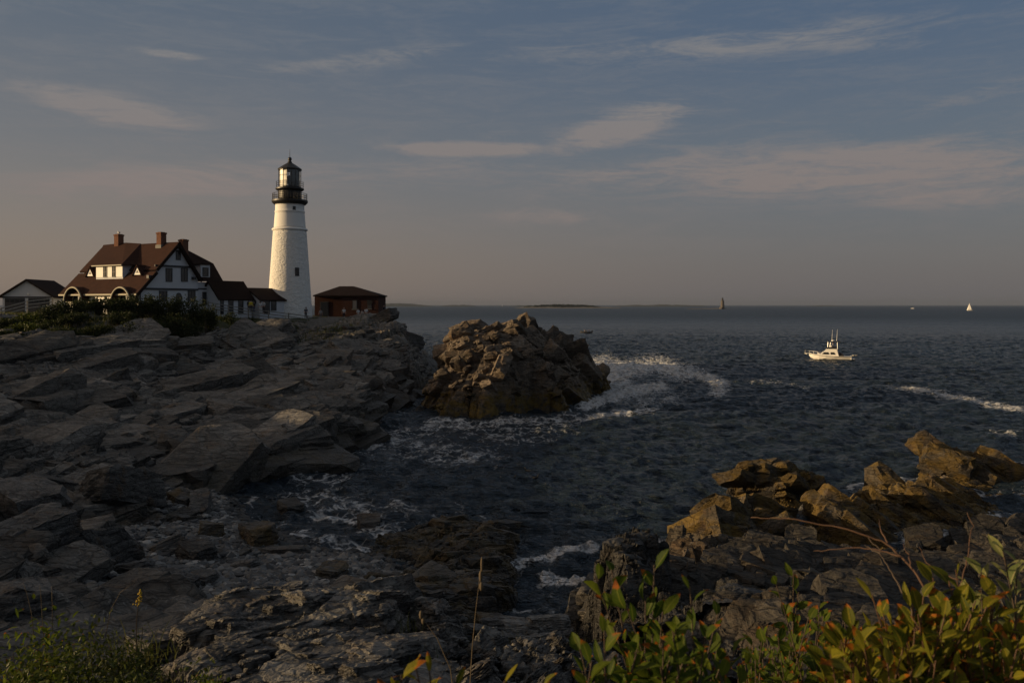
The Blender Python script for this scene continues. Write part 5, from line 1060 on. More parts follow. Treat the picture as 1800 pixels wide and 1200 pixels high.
for sgn in (1,-1):                                   # the dark side windows: two, raked like the deckhouse
    def w_(x, z): f = (z-.72)/1.33; wy = 1.02+(-.10)*f if x < -1 else (1.02-.30*(x+1.35)/3.7)*(1-f)+(.92-.12*(x+1.0)/1.75)*f; return (x, sgn*(wy+.012), z)
    for q in ([(.25,.98),(1.72,.98),(1.32,1.40),(.52,1.42)], [(-.85,.98),(.12,.98),(.12,1.42),(-.55,1.42)]):
        P_ = [w_(*a) for a in q]; MB().prism(P_, (0,-sgn*.06,0)).build('side_window', M['glass'], cab)
MB().hexa([(2.0,-.60,1.02),(2.02,-.60,1.0),(2.02,.60,1.0),(2.0,.60,1.02),(1.08,-.62,1.78),(1.12,-.62,1.80),(1.12,.62,1.80),(1.08,.62,1.78)]).build('windscreen', M['glass'], cab)
fb = MB()
fb.hexa([(-.95,-.90,2.052),(.75,-.78,2.052),(.75,.78,2.052),(-.95,.90,2.052),(-.95,-.92,2.12),(.9,-.80,2.12),(.9,.80,2.12),(-.95,.92,2.12)])
for a, c2 in (((-.9,.90),(.8,.76)),((-.9,-.90),(.8,-.76)),((.8,-.76),(.8,.76))):
    fb.hexa([(a[0],a[1]-.03,2.122),(c2[0],c2[1]-.03,2.122),(c2[0]+.05,c2[1]+.03,2.122),(a[0]+.05,a[1]+.03,2.122),(a[0],a[1]-.03,2.45),(c2[0],c2[1]-.03,2.40),(c2[0]+.05,c2[1]+.03,2.40),(a[0]+.05,a[1]+.03,2.45)])
fb.build('flybridge', M['navy'], yacht)
MB().box(-.2,.25,-.35,.35,2.13,2.75).build('helm_console', M['white_gel'], yacht)
b = MB()
for x, y in ((.65,.72),(.65,-.72),(-1.2,.86),(-1.2,-.86)): b.tube([(x,y,2.1 if x > 0 else .75),(x-.08 if x > 0 else x+.1,y*.95,3.42)], .035, 6)
b.tube([(.3,.74,2.1),(.1,.72,3.42)], .02, 5); b.build('hardtop_post', M['steel'], yacht)
MB().hexa([(-1.75,-.98,3.40),(.85,-.88,3.40),(.85,.88,3.40),(-1.75,.98,3.40),(-1.7,-.92,3.52),(.8,-.82,3.50),(.8,.82,3.50),(-1.7,.92,3.52)]).build('hardtop', M['navy'], yacht)
MB().lathe([(.05,3.5),(.32,3.52),(.34,3.62),(.26,3.74),(.02,3.78)], 20, (-.35,0)).build('radar_dome', M['white_gel'], yacht, True)
for px_, py_, tp in ((-.12,.45,5.75),(-1.0,-.1,5.85)): MB().tube([(px_,py_,3.5),(px_-.05,py_,4.4),(px_-.12,py_,tp)], [.035,.028,.012], 6).build('aerial', M['white_gel'], yacht)
MB().lathe([(.1,3.5),(.12,3.7),(.03,3.78)], 10, (-1.0,-.1)).build('light_mast', M['white_gel'], yacht)
b = MB().box(3.6,4.75,-.16,.16,1.12,1.18); b.build('bow_pulpit', M['white_gel'], yacht)
b = MB()
for sgn in (1,-1):
    P_ = [(1.5,sgn*1.18,1.32),(2.4,sgn*.95,1.42),(3.2,sgn*.56,1.52),(4.0,sgn*.18,1.6),(4.75,sgn*.1,1.62)]; b.tube(P_, .02, 5)
    for p in P_: b.tube([(p[0],p[1],.95),p], .016, 5)
b.tube([(4.75,.1,1.62),(4.75,-.1,1.62)], .02, 5); b.build('bow_rail', M['steel'], yacht)
MB().hexa([(4.4,-.05,.85),(4.8,-.05,1.0),(4.8,.05,1.0),(4.4,.05,.85),(4.4,-.05,1.1),(4.9,-.05,1.1),(4.9,.05,1.1),(4.4,.05,1.1)]).build('anchor', M['white_gel'], yacht)
MB().box(2.1,2.55,-.3,.3,.86,1.2).build('deck_hatch', M['white_gel'], yacht)
MB().box(-3.62,-3.5,-1.28,1.28,.05,.78).build('transom', M['white_gel'], yacht); MB().box(-4.15,-3.62,-1.1,1.1,.16,.24).build('swim_platform', M['white_gel'], yacht)
MB().hexa([(-2.3,-.8,.68),(-1.4,-.8,.68),(-1.4,.8,.68),(-2.3,.8,.68),(-2.2,-.7,1.05),(-1.45,-.7,1.5),(-1.45,.7,1.5),(-2.2,.7,1.05)]).build('cockpit_shade', M['navy'], yacht)
b = MB()
for a in (-.6,.6): b.tube([(-3.5,a,.7),(-3.9,a*1.1,.95),(-4.5,a*1.1,.98)], .03, 5)
b.tube([(-4.5,-.7,.98),(-4.5,.7,.98)], .03, 5); b.build('stern_davit', M['steel'], yacht)
dg = thing('dinghy', 'small pale dinghy hung behind the stern of the motor yacht', 'boat', tuple(Vector((bx_,by_,0))+Vector((cos(radians(160))*-4.25, sin(radians(160))*-4.25, .72))), radians(160))
b = MB()
for sgn in (1,-1): b.tube([(sgn*.34,-1.0,.12),(sgn*.36,.6,.12),(sgn*.15,1.05,.2)], [.12,.13,.09], 8)
b.build('tube', M['pale_wood'], dg, True); MB().box(-.3,.3,-.95,.7,.0,.08).build('floor', M['c_grey'], dg)
# ------------------------------------------------------------------ dark skiff beyond the islet
sx_, sy_, _ = wl(1030, 585.5); skf = thing('fishing_skiff', 'small dark open skiff with an outboard, beyond the rock islet', 'boat', (sx_, sy_, 0), radians(172))
st2 = [(-2.1,.8,.52),(-1,.92,.52),(.4,.9,.58),(1.4,.6,.72),(2.1,.05,.9)]; V = []; Fc = []
for x, w, h in st2: V += [(x,w,h),(x,w*.8,.05),(x,0,-.25),(x,-w*.8,.05),(x,-w,h),(x,-w*.85,h-.02),(x,-w*.6,.2),(x,w*.6,.2),(x,w*.85,h-.02)]
n = 9
for i in range(len(st2)-1):
    for j in range(n): Fc.append((i*n+j,(i+1)*n+j,(i+1)*n+(j+1)%n,i*n+(j+1)%n))
Fc.append(tuple(range(n))); npmesh('hull', V, Fc, M['navy'], skf)
MB().hexa([(-2.45,-.2,.1),(-2.1,-.2,.1),(-2.1,.2,.1),(-2.45,.2,.1),(-2.5,-.22,1.05),(-2.05,-.22,1.05),(-2.05,.22,1.05),(-2.5,.22,1.05)]).build('outboard_motor', M['black'], skf)
MB().box(-.3,.2,-.35,.35,.3,1.2).build('console', M['c_grey'], skf); MB().box(.7,1.0,-.7,.7,.42,.5).build('bench', M['grey_wood'], skf)
def seated(label, loc, rz, shirt):
    r0 = thing('person', label, 'person', loc, rz)
    nd = [(0,0,.1,.13,.1),(0,-.02,.42,.15,.1),(0,-.02,.58,.05),(0,-.03,.66,.075,.085),(0,-.03,.76,.085,.095),(0,-.03,.84,.055)]; ed = [(0,1),(1,2),(2,3),(3,4),(4,5)]
    for s_ in (1,-1):
        b0 = len(nd); nd += [(.19*s_,-.02,.5,.05),(.25*s_,-.08,.27,.04),(.2*s_,-.3,.2,.032),(.19*s_,-.38,.18,.03)]; ed += [(1,b0),(b0,b0+1),(b0+1,b0+2),(b0+2,b0+3)]
        b0 = len(nd); nd += [(.1*s_,-.1,.1,.085),(.11*s_,-.45,.1,.06),(.11*s_,-.45,-.3,.045),(.11*s_,-.55,-.34,.04)]; ed += [(0,b0),(b0,b0+1),(b0+1,b0+2),(b0+2,b0+3)]
    skin_mesh('body', nd, ed, M['skin'], r0)
    skin_mesh('shirt', [(0,0,.12,.165,.13),(0,-.02,.42,.185,.13),(0,-.02,.54,.09),(.19,-.02,.5,.075),(.25,-.08,.27,.058),(-.19,-.02,.5,.075),(-.25,-.08,.27,.058)], [(0,1),(1,2),(1,3),(3,4),(1,5),(5,6)], shirt, r0)
    skin_mesh('trousers', [(0,-.02,.1,.15,.11),(.1,-.12,.1,.1),(.11,-.45,.1,.078),(.11,-.45,-.28,.06),(-.1,-.12,.1,.1),(-.11,-.45,.1,.078),(-.11,-.45,-.28,.06)], [(0,1),(1,2),(2,3),(0,4),(4,5),(5,6)], M['c_dark'], r0)
    MB().ball((0,-.01,.80), .11, .92, 1.05, .8).build('hair', M['hair'], r0, True)
pv_ = Vector((bx_,by_,0))+Vector((cos(radians(160))*-.35, sin(radians(160))*-.35, 2.45)); seated('person in a white top at the helm of the motor yacht', tuple(pv_), radians(250), M['c_white'])
seated('person in a dark coat seated at the stern of the dark skiff', (sx_+1.1, sy_-.15, .55), radians(90), M['c_dark'])
seated('person in a pale top seated amidships in the dark skiff', (sx_-.6, sy_+.1, .52), radians(90), M['c_pale'])
# ------------------------------------------------------------------ sails and a far motor boat
def sailboat(label, px, pyb, pyt, heel, rz, jib=True):
    Y = CAMZ*F/(pyb-HY); h = (pyb-pyt)/F*Y; x = (px-HX)/F*Y; r0 = thing('sailboat', label, 'boat', (x,Y,0), rz, 'sailing boats far out'); k = h/14.
    st = [(-4.6,1.1,.8),(-2,1.5,.8),(1,1.4,.9),(3.2,.8,1.05),(4.8,.05,1.25)]; V = []; Fc = []
    for q, w, z_ in st: V += [(q*k,w*k,z_*k),(q*k,w*.7*k,0),(q*k,0,-.5*k),(q*k,-w*.7*k,0),(q*k,-w*k,z_*k)]
    for i in range(len(st)-1):
        for j in range(5): Fc.append((i*5+j,(i+1)*5+j,(i+1)*5+(j+1)%5,i*5+(j+1)%5))
    Fc.append((0,1,2,3,4)); npmesh('hull', V, Fc, M['white_gel'], r0)
    MB().hexa([(-2*k,-.7*k,.8*k),(1.4*k,-.6*k,.85*k),(1.4*k,.6*k,.85*k),(-2*k,.7*k,.8*k),(-1.8*k,-.6*k,1.25*k),(.8*k,-.5*k,1.3*k),(.8*k,.5*k,1.3*k),(-1.8*k,.6*k,1.25*k)]).build('cabin', M['white_gel'], r0)
    MB().tube([(.8*k,0,.8*k),(.8*k,0,14*k)], [.09*k,.05*k], 6).tube([(.8*k,0,2.0*k),(-3.6*k,.2*k,2.1*k)], .06*k, 5).build('mast', M['steel'], r0)
    def sail(a, b_, c_, bul, nm):
        n = 8; V = []; Fc = []
        for i in range(n+1):
            t = i/n; p = Vector(a).lerp(Vector(c_), t); q = Vector(b_).lerp(Vector(c_), t)
            for j in range(n+1):
                s_ = j/n; v = p.lerp(q, s_); v.y += bul*k*sin(pi*s_)*(1-t)*1.2+.02*i*k; V.append(tuple(v))
        V2 = [(p[0],p[1]+.03*k,p[2]) for p in V]; m = n+1
        for i in range(n):
            for j in range(n): Fc.append((i*m+j,i*m+j+1,(i+1)*m+j+1,(i+1)*m+j))
        b0 = len(V); Fc += [tuple(b0+q for q in reversed(f)) for f in Fc]; npmesh(nm, V+V2, Fc, M['sail'], r0, True)
    sail((.7*k,0,2.2*k),(-3.6*k,.2*k,2.2*k),(.7*k,0,13.7*k),.5,'mainsail')
    if jib: sail((4.6*k,0,1.5*k),(.2*k,.5*k,2.*k),(.85*k,0,12.2*k),.5,'jib')
sailboat('white sailing boat under full sail at the right of the horizon', 1704.5, 545.5, 532.5, 0, radians(150))
sailboat('tiny white sailing boat far off, left of the low wooded island', 883, 538.6, 534.2, 0, radians(60))
mY = CAMZ*F/(542.6-HY); mb = thing('motor_boat', 'tiny white motor boat on the horizon left of the full sailing boat', 'boat', ((1604-HX)/F*mY, mY, 0), radians(175))
MB().hexa([(-4.5,-1.3,-.2),(3.4,-.9,-.2),(3.4,.9,-.2),(-4.5,1.3,-.2),(-4.7,-1.6,1.2),(5.4,-.1,2.0),(5.4,.1,2.0),(-4.7,1.6,1.2)]).build('hull', M['white_gel'], mb)
MB().hexa([(-2.5,-1.1,1.2),(2.2,-.8,1.5),(2.2,.8,1.5),(-2.5,1.1,1.2),(-2.2,-1,3.0),(.6,-.7,3.0),(.6,.7,3.0),(-2.2,1,3.0)]).build('cabin', M['white_gel'], mb)
MB().tube([(-1,0,3),(-1.1,0,5.4)], [.08,.04], 5).build('mast', M['steel'], mb)
# ------------------------------------------------------------------ far lighthouse on its ledge, islands, shore
rY = 2250.; rx = (1270-HX)/F*rY; k = rY/F
rl = thing('far_lighthouse', 'far grey stone lighthouse standing on a ledge in the sea near the horizon', 'lighthouse', (rx, rY, 0))
MB().lathe([(3.5*k,-1),(3.4*k,3*k),(3.1*k,8*k),(2.7*k,13*k),(2.5*k,14.6*k)], 24).build('tower', M['granite'], rl, True)
MB().lathe([(3.1*k,14.6*k),(3.1*k,15.2*k),(1.9*k,15.25*k)], 20).build('gallery', M['black_iron'], rl); MB().lathe([(1.6*k,15.2*k),(1.6*k,18*k),(1.9*k,18.1*k),(.3*k,20*k)], 16).build('lantern', M['black_iron'], rl)
MB().hexa([(-4.5*k-1,-3,-2),(-2.5*k,-6,-2),(-2.5*k,3,-2),(-4.5*k-1,3,-2),(-4.5*k-1,-3,3.2*k),(-2.5*k,-6,3.2*k),(-2.5*k,3,3.2*k),(-4.5*k-1,3,3.2*k)]).build('pier', M['granite'], rl)
def lowland(name, label, px0, px1, Y, hpx, seed, mat, rag=.4, depth=120, peaks=None, kind='structure'):
    n, m_ = 140, 12; V = []; k = Y/F; x0, x1 = (px0-HX)*k, (px1-HX)*k; xs = np.linspace(0,1,n)
    env = np.sin(np.pi*np.clip(xs,0,1))**.55; nz = .7+rag*fbm(xs*7+seed, xs*0+seed, 4, seed)
    H = env*nz*hpx*k
    if peaks is not None: H = np.interp(xs, [p[0] for p in peaks], [p[1] for p in peaks])*k*(1+.25*rag*fbm(xs*25, xs*0, 4, seed))
    j = np.linspace(-1,1,m_); X, J = np.meshgrid(x0+(x1-x0)*xs, j); prof = np.clip(1-np.abs(J)**2.5,0,1); Z = H[None]*prof*(1+.15*fbm(X/(14*k), J*2, 3, seed+1))-1.5*(np.abs(J) > .97)-.3
    V = np.stack([X, Y+depth*J+0*X, Z], -1).reshape(-1,3); o = npmesh(name, V, gridfaces(m_, n), mat); tag(o, label, None, None, kind); return o
M['far_shore'] = rock_material('far_shore_rock', .9, wetz=.3, grain=.08, fine=.1, rust=.2)
M['far_hill'] = simple('wooded_far_hill', (.020,.026,.016), .95, .3, .02)
M['far_rock'] = simple('far_ledge_rock', (.14,.125,.105), .9, .4, .05)
lowland('far_hill', None, 640, 765, 6800, 5.2, 3, M['far_hill'], .3, 300, [(0,4),(.3,4.6),(.5,5.4),(.62,4.6),(.8,3.0),(1,0)])
lowland('far_hill', None, 775, 838, 6800, 3.8, 4, M['far_hill'], .3, 250); lowland('far_hill', None, 895, 985, 6500, 3.0, 14, M['far_hill'], .3, 250)
lowland('far_hill', None, 1080, 1240, 6500, 4.2, 5, M['far_hill'], .3, 300); lowland('far_hill', None, 1430, 1470, 7800, 2.0, 6, M['far_hill'], .3, 250)
iY = 2900.; isl2 = lowland('far_island', None, 900, 1100, iY, 3.2, 8, M['far_rock'], .5, 60, [(0,-.2),(.04,.8),(.12,2.6),(.3,3.2),(.5,2.6),(.7,2.8),(.86,1.8),(.93,1.0),(1,-.2)])
lowland('far_ledge', None, 1205, 1296, 2260, 1.4, 9, M['far_rock'], .9, 14, [(0,0),(.1,1.0),(.5,1.2),(.66,1.6),(.75,1.8),(.85,.8),(1,0)])
def leafcloud(c, rad, n, size, rg, squash=1.0, shell=.55):
    """n small leaf quads through an uneven blob."""
    d = rg.normal(size=(n,3)); d /= np.linalg.norm(d, axis=1, keepdims=True); r = (shell+(1-shell)*rg.random(n))
    lump = 1+.28*fbm(d[:,0]*2.2+c[0], d[:,1]*2.2+d[:,2]*2.7+c[1], 3, int(rg.integers(1,999)))
    P = np.array(c)+d*(r*lump)[:,None]*np.array(rad)
    return P
def leafquads(P, size, rg, aspect=.6, up=.3):
    n = len(P); a = rg.normal(size=(n,3)); a[:,2] += up; a /= np.linalg.norm(a, axis=1, keepdims=True); b = np.cross(a, rg.normal(size=(n,3))); b /= np.linalg.norm(b, axis=1, keepdims=True)
    s = (size*(.6+.8*rg.random(n)))[:,None]; V = np.stack([P-a*s*.5, P+b*s*aspect*.5, P+a*s*.5, P-b*s*aspect*.5], 1).reshape(-1,3)
    return V, np.arange(4*n).reshape(-1,4), {'rnd': np.repeat(rg.random(n),4), 'tip': np.tile([0.,.5,1.,.5], n)}
rg = np.random.default_rng(4); Ps = []
for i in range(90):
    t = rg.random(); x = ((905+175*t)-HX)/F*iY; hh = (2.5+3.6*max(0,sin(pi*min(max((t-.12)/.70,0),1)))**.5*(.75+.5*rg.random()))*iY/F
    if .10 < t < .86: Ps.append(leafcloud((x, iY+rg.uniform(-35,35), hh*.62), (rg.uniform(7,14),8,hh*.42), 70, 4, rg))
V, Fc, at_ = leafquads(np.vstack(Ps), 4.5, rg); o = npmesh('island_wood', V, Fc, M['leaf_far'], attrs=at_); tag(o, kind='stuff')
lowland('shore_hill', None, -140, 18, 420, 0, 11, M['far_hill'], .5, 40, [(0,12),(.5,16),(.85,21),(.95,19),(1,2)]); lowland('shore_hill', None, 86, 122, 640, 0, 12, M['far_hill'], .5, 60, [(0,18),(.3,26),(.6,27),(.85,17),(1,4)])
# dark seabirds resting on the cove
for px, py, lab, a in ((901,842,'dark seabird on the water, leftmost of the three in the cove',.4),(928,829,'dark seabird with a raised neck, nearest the islet of the three in the cove',2.6),(941,841,'dark seabird on the water, rightmost of the three in the cove',.1)):
    x, y, z = wl(px, py); r0 = thing('seabird', lab, 'bird', (x,y,.02), a, 'seabirds resting on the cove'); r0.scale = (.72,.72,.72); b = MB().ball((0,0,.06), .13, 1.9, .9, .75); b.tube([(.18,0,.1),(.24,0,.26),(.3,0,.33)], [.06,.04,.05], 8); b.tube([(.3,0,.33),(.42,0,.32)], [.03,.008], 6); b.build('body', M['black'], r0, True)
    MB().tube([(-.2,0,.08),(-.36,0,.12)], [.07,.02], 6).build('tail', M['black'], r0)
# ------------------------------------------------------------------ leaves and plants
_ST = [(0.,.10),(.18,.62),(.42,1.),(.68,.86),(.87,.45),(1.,.04)]
class Leaves:
    def __init__(self): self.v = []; self.f = []; self.r = []; self.t = []; self.m = []
    def leaf(self, p, d, up, L, W, curl=.25, fold=.18, rnd=None):
        d = d.normalized(); s = d.cross(up); s = s.normalized() if s.length > 1e-4 else d.orthogonal().normalized(); n = s.cross(d).normalized(); b = len(self.v); rnd = random.random() if rnd is None else rnd
        tw = random.uniform(-.25,.25)
        for t, w in _ST:
            c = p+d*(L*(t-.10*curl*t*t))-n*(L*curl*t*t); ww = W*.5*w; s2 = (s+n*tw*t).normalized()
            self.v += [c+s2*ww+n*(fold*ww), c, c-s2*ww+n*(fold*ww)]; self.t += [t]*3; self.r += [rnd]*3; self.m += [0,1,0]
        for i in range(len(_ST)-1):
            for j in (0,1): self.f.append((b+3*i+j, b+3*i+j+1, b+3*i+4+j, b+3*i+3+j))
    def build(self, name, mat, parent): return npmesh(name, self.v, np.array(self.f), mat, parent, True, attrs={'rnd': self.r, 'tip': self.t, 'mid': self.m})
def curve(a, b, bend, n=9):
    a, b = Vector(a), Vector(b); out = []
    for i in range(n): t = i/(n-1); out.append(a.lerp(b, t)+bend*(4*t*(1-t)*.5)+Vector((0,0,1))*0)
    return out
def leafy_bush(name, label, tips, base, mat, L=.075, W=.036, per=16, start=.35, group=None, spread=.25, cat='bush', wood='twig', rad=.004, curl=.3, updir=.5):
    """tips: (px, py, depth) of each shoot's end; base: world point on the ground the shoots spring from."""
    root = thing(name, label, cat, tuple(base), 0, group); O = Vector(base); lv = Leaves(); st = MB()
    for q in tips:
        T = Vector(at(*q[:3])); k = q[3] if len(q) > 3 else 1.0
        B = O+Vector((random.uniform(-1,1)*spread+(T.x-O.x)*.45, random.uniform(-1,1)*spread*.6+(T.y-O.y)*.45, -.05))
        out = Vector((T.x-O.x, T.y-O.y, 0)); P = curve(B-O, T-O, Vector((random.uniform(-.06,.06), random.uniform(-.06,.06), .05))+out*-.12)
        n = len(P); st.tube(P, [rad*(1-.65*i/(n-1)) for i in range(n)], 5)
        ph = random.random()*6.28; m = int(per*k)
        for i in range(m):
            t = start+(1-start)*(i+.6)/m; x = t*(n-1); a = min(int(x), n-2); p = P[a].lerp(P[a+1], x-a); d = (P[a+1]-P[a]).normalized(); ph += 2.4+random.uniform(-.35,.35)
            s = d.orthogonal().normalized(); r_ = s*cos(ph)+d.cross(s)*sin(ph); up_ = Vector((0,0,1))
            dr = d*(.35+.75*t*t)+r_*(1.05-.45*t)+up_*random.uniform(-.25,.25)
            sc = k**.25*(.62+.5*random.random())*(1.0 if t < .85 else .72); pet = p+dr.normalized()*.008
            nr = (up_*updir+d*.6+Vector((random.uniform(-1.1,.6),random.uniform(-.9,.5),random.uniform(-.3,.4)))).normalized()
            lv.leaf(pet, dr, nr, L*sc, W*sc*random.uniform(.7,1.25), curl*random.uniform(-.4,2.4), random.uniform(.05,.75))
            st.tube([p, pet], rad*.28, 4, False)
    st.build('stem', M[wood], root); lv.build('foliage', M[mat], root); return root
def rnd_tips(n, poly, d0, d1, seed):
    rr = random.Random(seed); xs = [p[0] for p in poly]; out = []
    while len(out) < n:
        x = rr.uniform(min(xs), max(xs)); y0 = np.interp(x, xs, [p[1] for p in poly]); y = y0+abs(rr.gauss(0,1))*75
        if y < 1260: out.append((x, y, rr.uniform(d0,d1)+.0))
    return out
gnd = lambda x, y: gz_at(x, y)
def base_at(px, Y): x = (px-HX)/F*Y; return (x, Y, gnd(x, Y))
leafy_bush('green_bush', 'green leafy sprigs with a few orange leaf tips, bottom right of centre', [(1150,992,1.9),(1046,1012,1.85),(1075,1000,1.88),(1213,1030,1.9),(1100,1062,1.8),(1262,1078,2.0),(1062,1108,1.7),(1165,1075,1.75),(1240,1118,1.8),(1292,1142,1.9),(1120,1140,1.6),(1040,1160,1.6),(1200,1165,1.6),(1020,1140,1.7),(1135,1050,1.85)]
    +rnd_tips(44, [(1020,1150),(1100,1120),(1200,1100),(1300,1150)], 1.6, 2.1, 3), base_at(1150, 1.95), 'leaf_green', .072, .036, 14, .55)
leafy_bush('green_bush', 'dim green low bush in shade between the tall green sprigs and the autumn bush', [(1362,1018,2.5),(1395,1005,2.5),(1404,1040,2.5),(1340,1120,2.6),(1385,1092,2.7),(1440,1066,2.8),(1462,1100,2.7),(1335,1160,2.5),(1405,1140,2.6),(1310,1165,2.6)]
    +rnd_tips(70, [(1290,1150),(1340,1110),(1400,1075),(1450,1070),(1520,1090)], 2.4, 3.2, 5), base_at(1400, 2.75), 'leaf_green', .062, .032, 15, .3)
leafy_bush('autumn_bush', 'yellow green bush with orange brown curling leaves, biggest plant at the bottom right', [(1533,1045,1.8),(1553,1078,1.75),(1500,1098,1.7),(1487,1120,1.7),(1562,1110,1.7),(1605,1062,1.8),(1640,1015,1.8),(1624,1040,1.8),(1680,1000,1.9),(1668,1020,1.8),(1590,1130,1.6),(1650,1100,1.65),(1700,1085,1.7),(1750,1045,1.8),(1742,1065,1.8),(1792,1080,1.7),(1722,1130,1.6),(1790,1130,1.6),(1645,1160,1.5),(1560,1165,1.5),(1500,1170,1.5),(1680,1170,1.5),(1780,1180,1.5),(1520,1140,1.6),(1600,1180,1.5),(1660,1060,1.8),(1715,1055,1.85),(1460,1150,1.6)]
    +rnd_tips(230, [(1450,1140),(1500,1110),(1600,1080),(1700,1060),(1800,1070),(1860,1070)], 1.6, 2.6, 7), base_at(1640, 1.95), 'leaf_bush', .070, .034, 17, .40, wood='dry_stem', rad=.0038)
leafy_bush('pale_bush', 'pale grey green sprig with pointed leaves standing at the far right', [(1762,962,1.9,1.2),(1788,985,1.95),(1725,1005,2.0,.9),(1700,1030,2.0),(1795,1040,2.0)], base_at(1770, 2.05), 'leaf_pale', .074, .033, 12, .74, updir=1.0)
leafy_bush('autumn_bush', 'few yellow green leaves reaching up at the very bottom edge, centre', [(705,1185,1.5),(755,1178,1.5),(728,1160,1.55),(888,1195,1.6),(960,1200,1.6),(690,1200,1.5),(800,1200,1.5)], base_at(770, 1.6), 'leaf_bush', .066, .030, 9, .72)
def twig_thing(label, paths, Y, r, mat, cat='twig', name='dry_twig'):
    p0 = Vector(at(paths[0][0][0], paths[0][0][1], Y)); root_ = MB()
    for i, pl in enumerate(paths):
        pts = [Vector(at(q[0], q[1], Y+(q[2] if len(q) > 2 else .03*k)))-p0 for k, q in enumerate(pl)]; n = len(pts)
        fin = []
        for a, b in zip(pts[:-1], pts[1:]):
            for k in range(4): t = k/4; fin.append(a.lerp(b, t)+Vector((random.uniform(-1,1),random.uniform(-1,1),random.uniform(-1,1)))*.0022)
        fin.append(pts[-1]); m = len(fin); rr = r*(1 if i == 0 else .6); root_.tube(fin, [rr*(1-.7*k/(m-1)) for k in range(m)], 6)
    o = root_.build(name, M[mat], None, True, tuple(p0)); return tag(o, label, cat)
twig_thing('long bare reddish twig arching left out of the autumn bush', [[(1700,1230),(1665,1120),(1640,1060),(1612,1010),(1585,978),(1550,950),(1500,932),(1450,922),(1400,913),(1360,911),(1320,909)],[(1585,978),(1550,968),(1510,962),(1460,966),(1430,968)],[(1560,955),(1548,930),(1545,912)],[(1602,1000),(1596,975),(1588,955)]], 1.85, .0034, 'dry_stem')
twig_thing('thin grey bare twig standing at an angle left of the long reddish twig', [[(1625,1230),(1608,1120),(1600,1060),(1582,1030),(1562,1000),(1548,975),(1545,965),(1526,944)],[(1548,975),(1530,963),(1520,958)]], 1.8, .0028, 'twig')
twig_thing('crooked bare brown twig between the autumn bush and the pale sprig', [[(1640,1230),(1650,1130),(1668,1080),(1690,1020),(1700,985),(1704,955),(1710,925),(1700,900)],[(1690,1020),(1660,1010),(1630,990),(1615,960)],[(1668,1080),(1640,1040),(1632,1020)]], 1.95, .0030, 'dry_stem')
twig_thing('tangle of thin upright brown stems inside the autumn bush', [[(1600+8*i,1240),(1604+7*i,1150),(1606+6*i+(i%3)*9,1080+14*(i%4))] for i in range(9)]+[[(1650,1150),(1690,1110),(1712,1090)],[(1640,1130),(1600,1080),(1585,1060)]], 1.75, .0032, 'dry_stem', name='bare_stems')
def stalk(label, path, Y, heads):
    p0 = Vector(at(*path[0], Y)); b = MB(); pts = [Vector(at(q[0],q[1],Y))-p0 for q in path]; root = thing('seed_stalk', label, 'grass stalk', tuple(p0)); b.tube(pts, [.0024-.0014*i/(len(pts)-1) for i in range(len(pts))], 6); b.build('stem', M['dry_grass'], root)
    h = MB()
    for px, py, l, w in heads: c_ = Vector(at(px,py,Y))-p0; h.ball(c_, w, .8, .8, l/w)
    h.build('seed_head', M['dry_grass'], root, True)
stalk('tall dry seed stalk standing before the dark brown slab, left of the green sprigs', [(824,1240),(830,1140),(836,1075),(842,1025),(847,985)], 3.0, [(847,992,.028,.006),(845,1012,.02,.008),(846,1030,.016,.009)])
stalk('dry seed stalk leaning left over the knobbly grey outcrop', [(800,1240),(792,1175),(768,1120),(742,1085)], 2.8, [(740,1080,.014,.008),(744,1090,.012,.008)])
# low shrubs and grass on the near left bank
def low_shrub(label, px, py, Y, w, h, n, mat='leaf_low', size=.034, seed=1, group='low shrubs on the near left bank'):
    rg = np.random.default_rng(seed); x, y, zt = at(px, py, Y); g = gnd(x, y); hh = max(zt-g, h); root = thing('low_shrub', label, 'shrub', (x,y,g), 0, group)
    P = np.vstack([leafcloud((rg.uniform(-w,w)*.55, rg.uniform(-w,w)*.45, hh*rg.uniform(.25,.72)), (w*.42,w*.42,hh*.32), n//9, size, rg, shell=.3) for _ in range(9)])
    lv = Leaves(); random.seed(seed)
    for p in P:
        p = Vector(p); d = Vector((p.x*.8, p.y*.8, .25+random.random()*.6))+Vector((random.gauss(0,.5),random.gauss(0,.5),random.gauss(0,.35)))
        lv.leaf(p, d, Vector((random.gauss(0,.5),random.gauss(0,.5),1)), size*random.uniform(.7,1.5), size*random.uniform(.35,.6), .3)
    lv.build('foliage', M[mat], root); st = MB()
    for i in range(14):
        q = P[rg.integers(0,len(P))]; st.tube([(q[0]*.15,q[1]*.15,-.1),(q[0]*.6,q[1]*.6,q[2]*.55),tuple(q)], [.008,.005,.002], 5)
    st.build('stem', M['twig'], root); return root
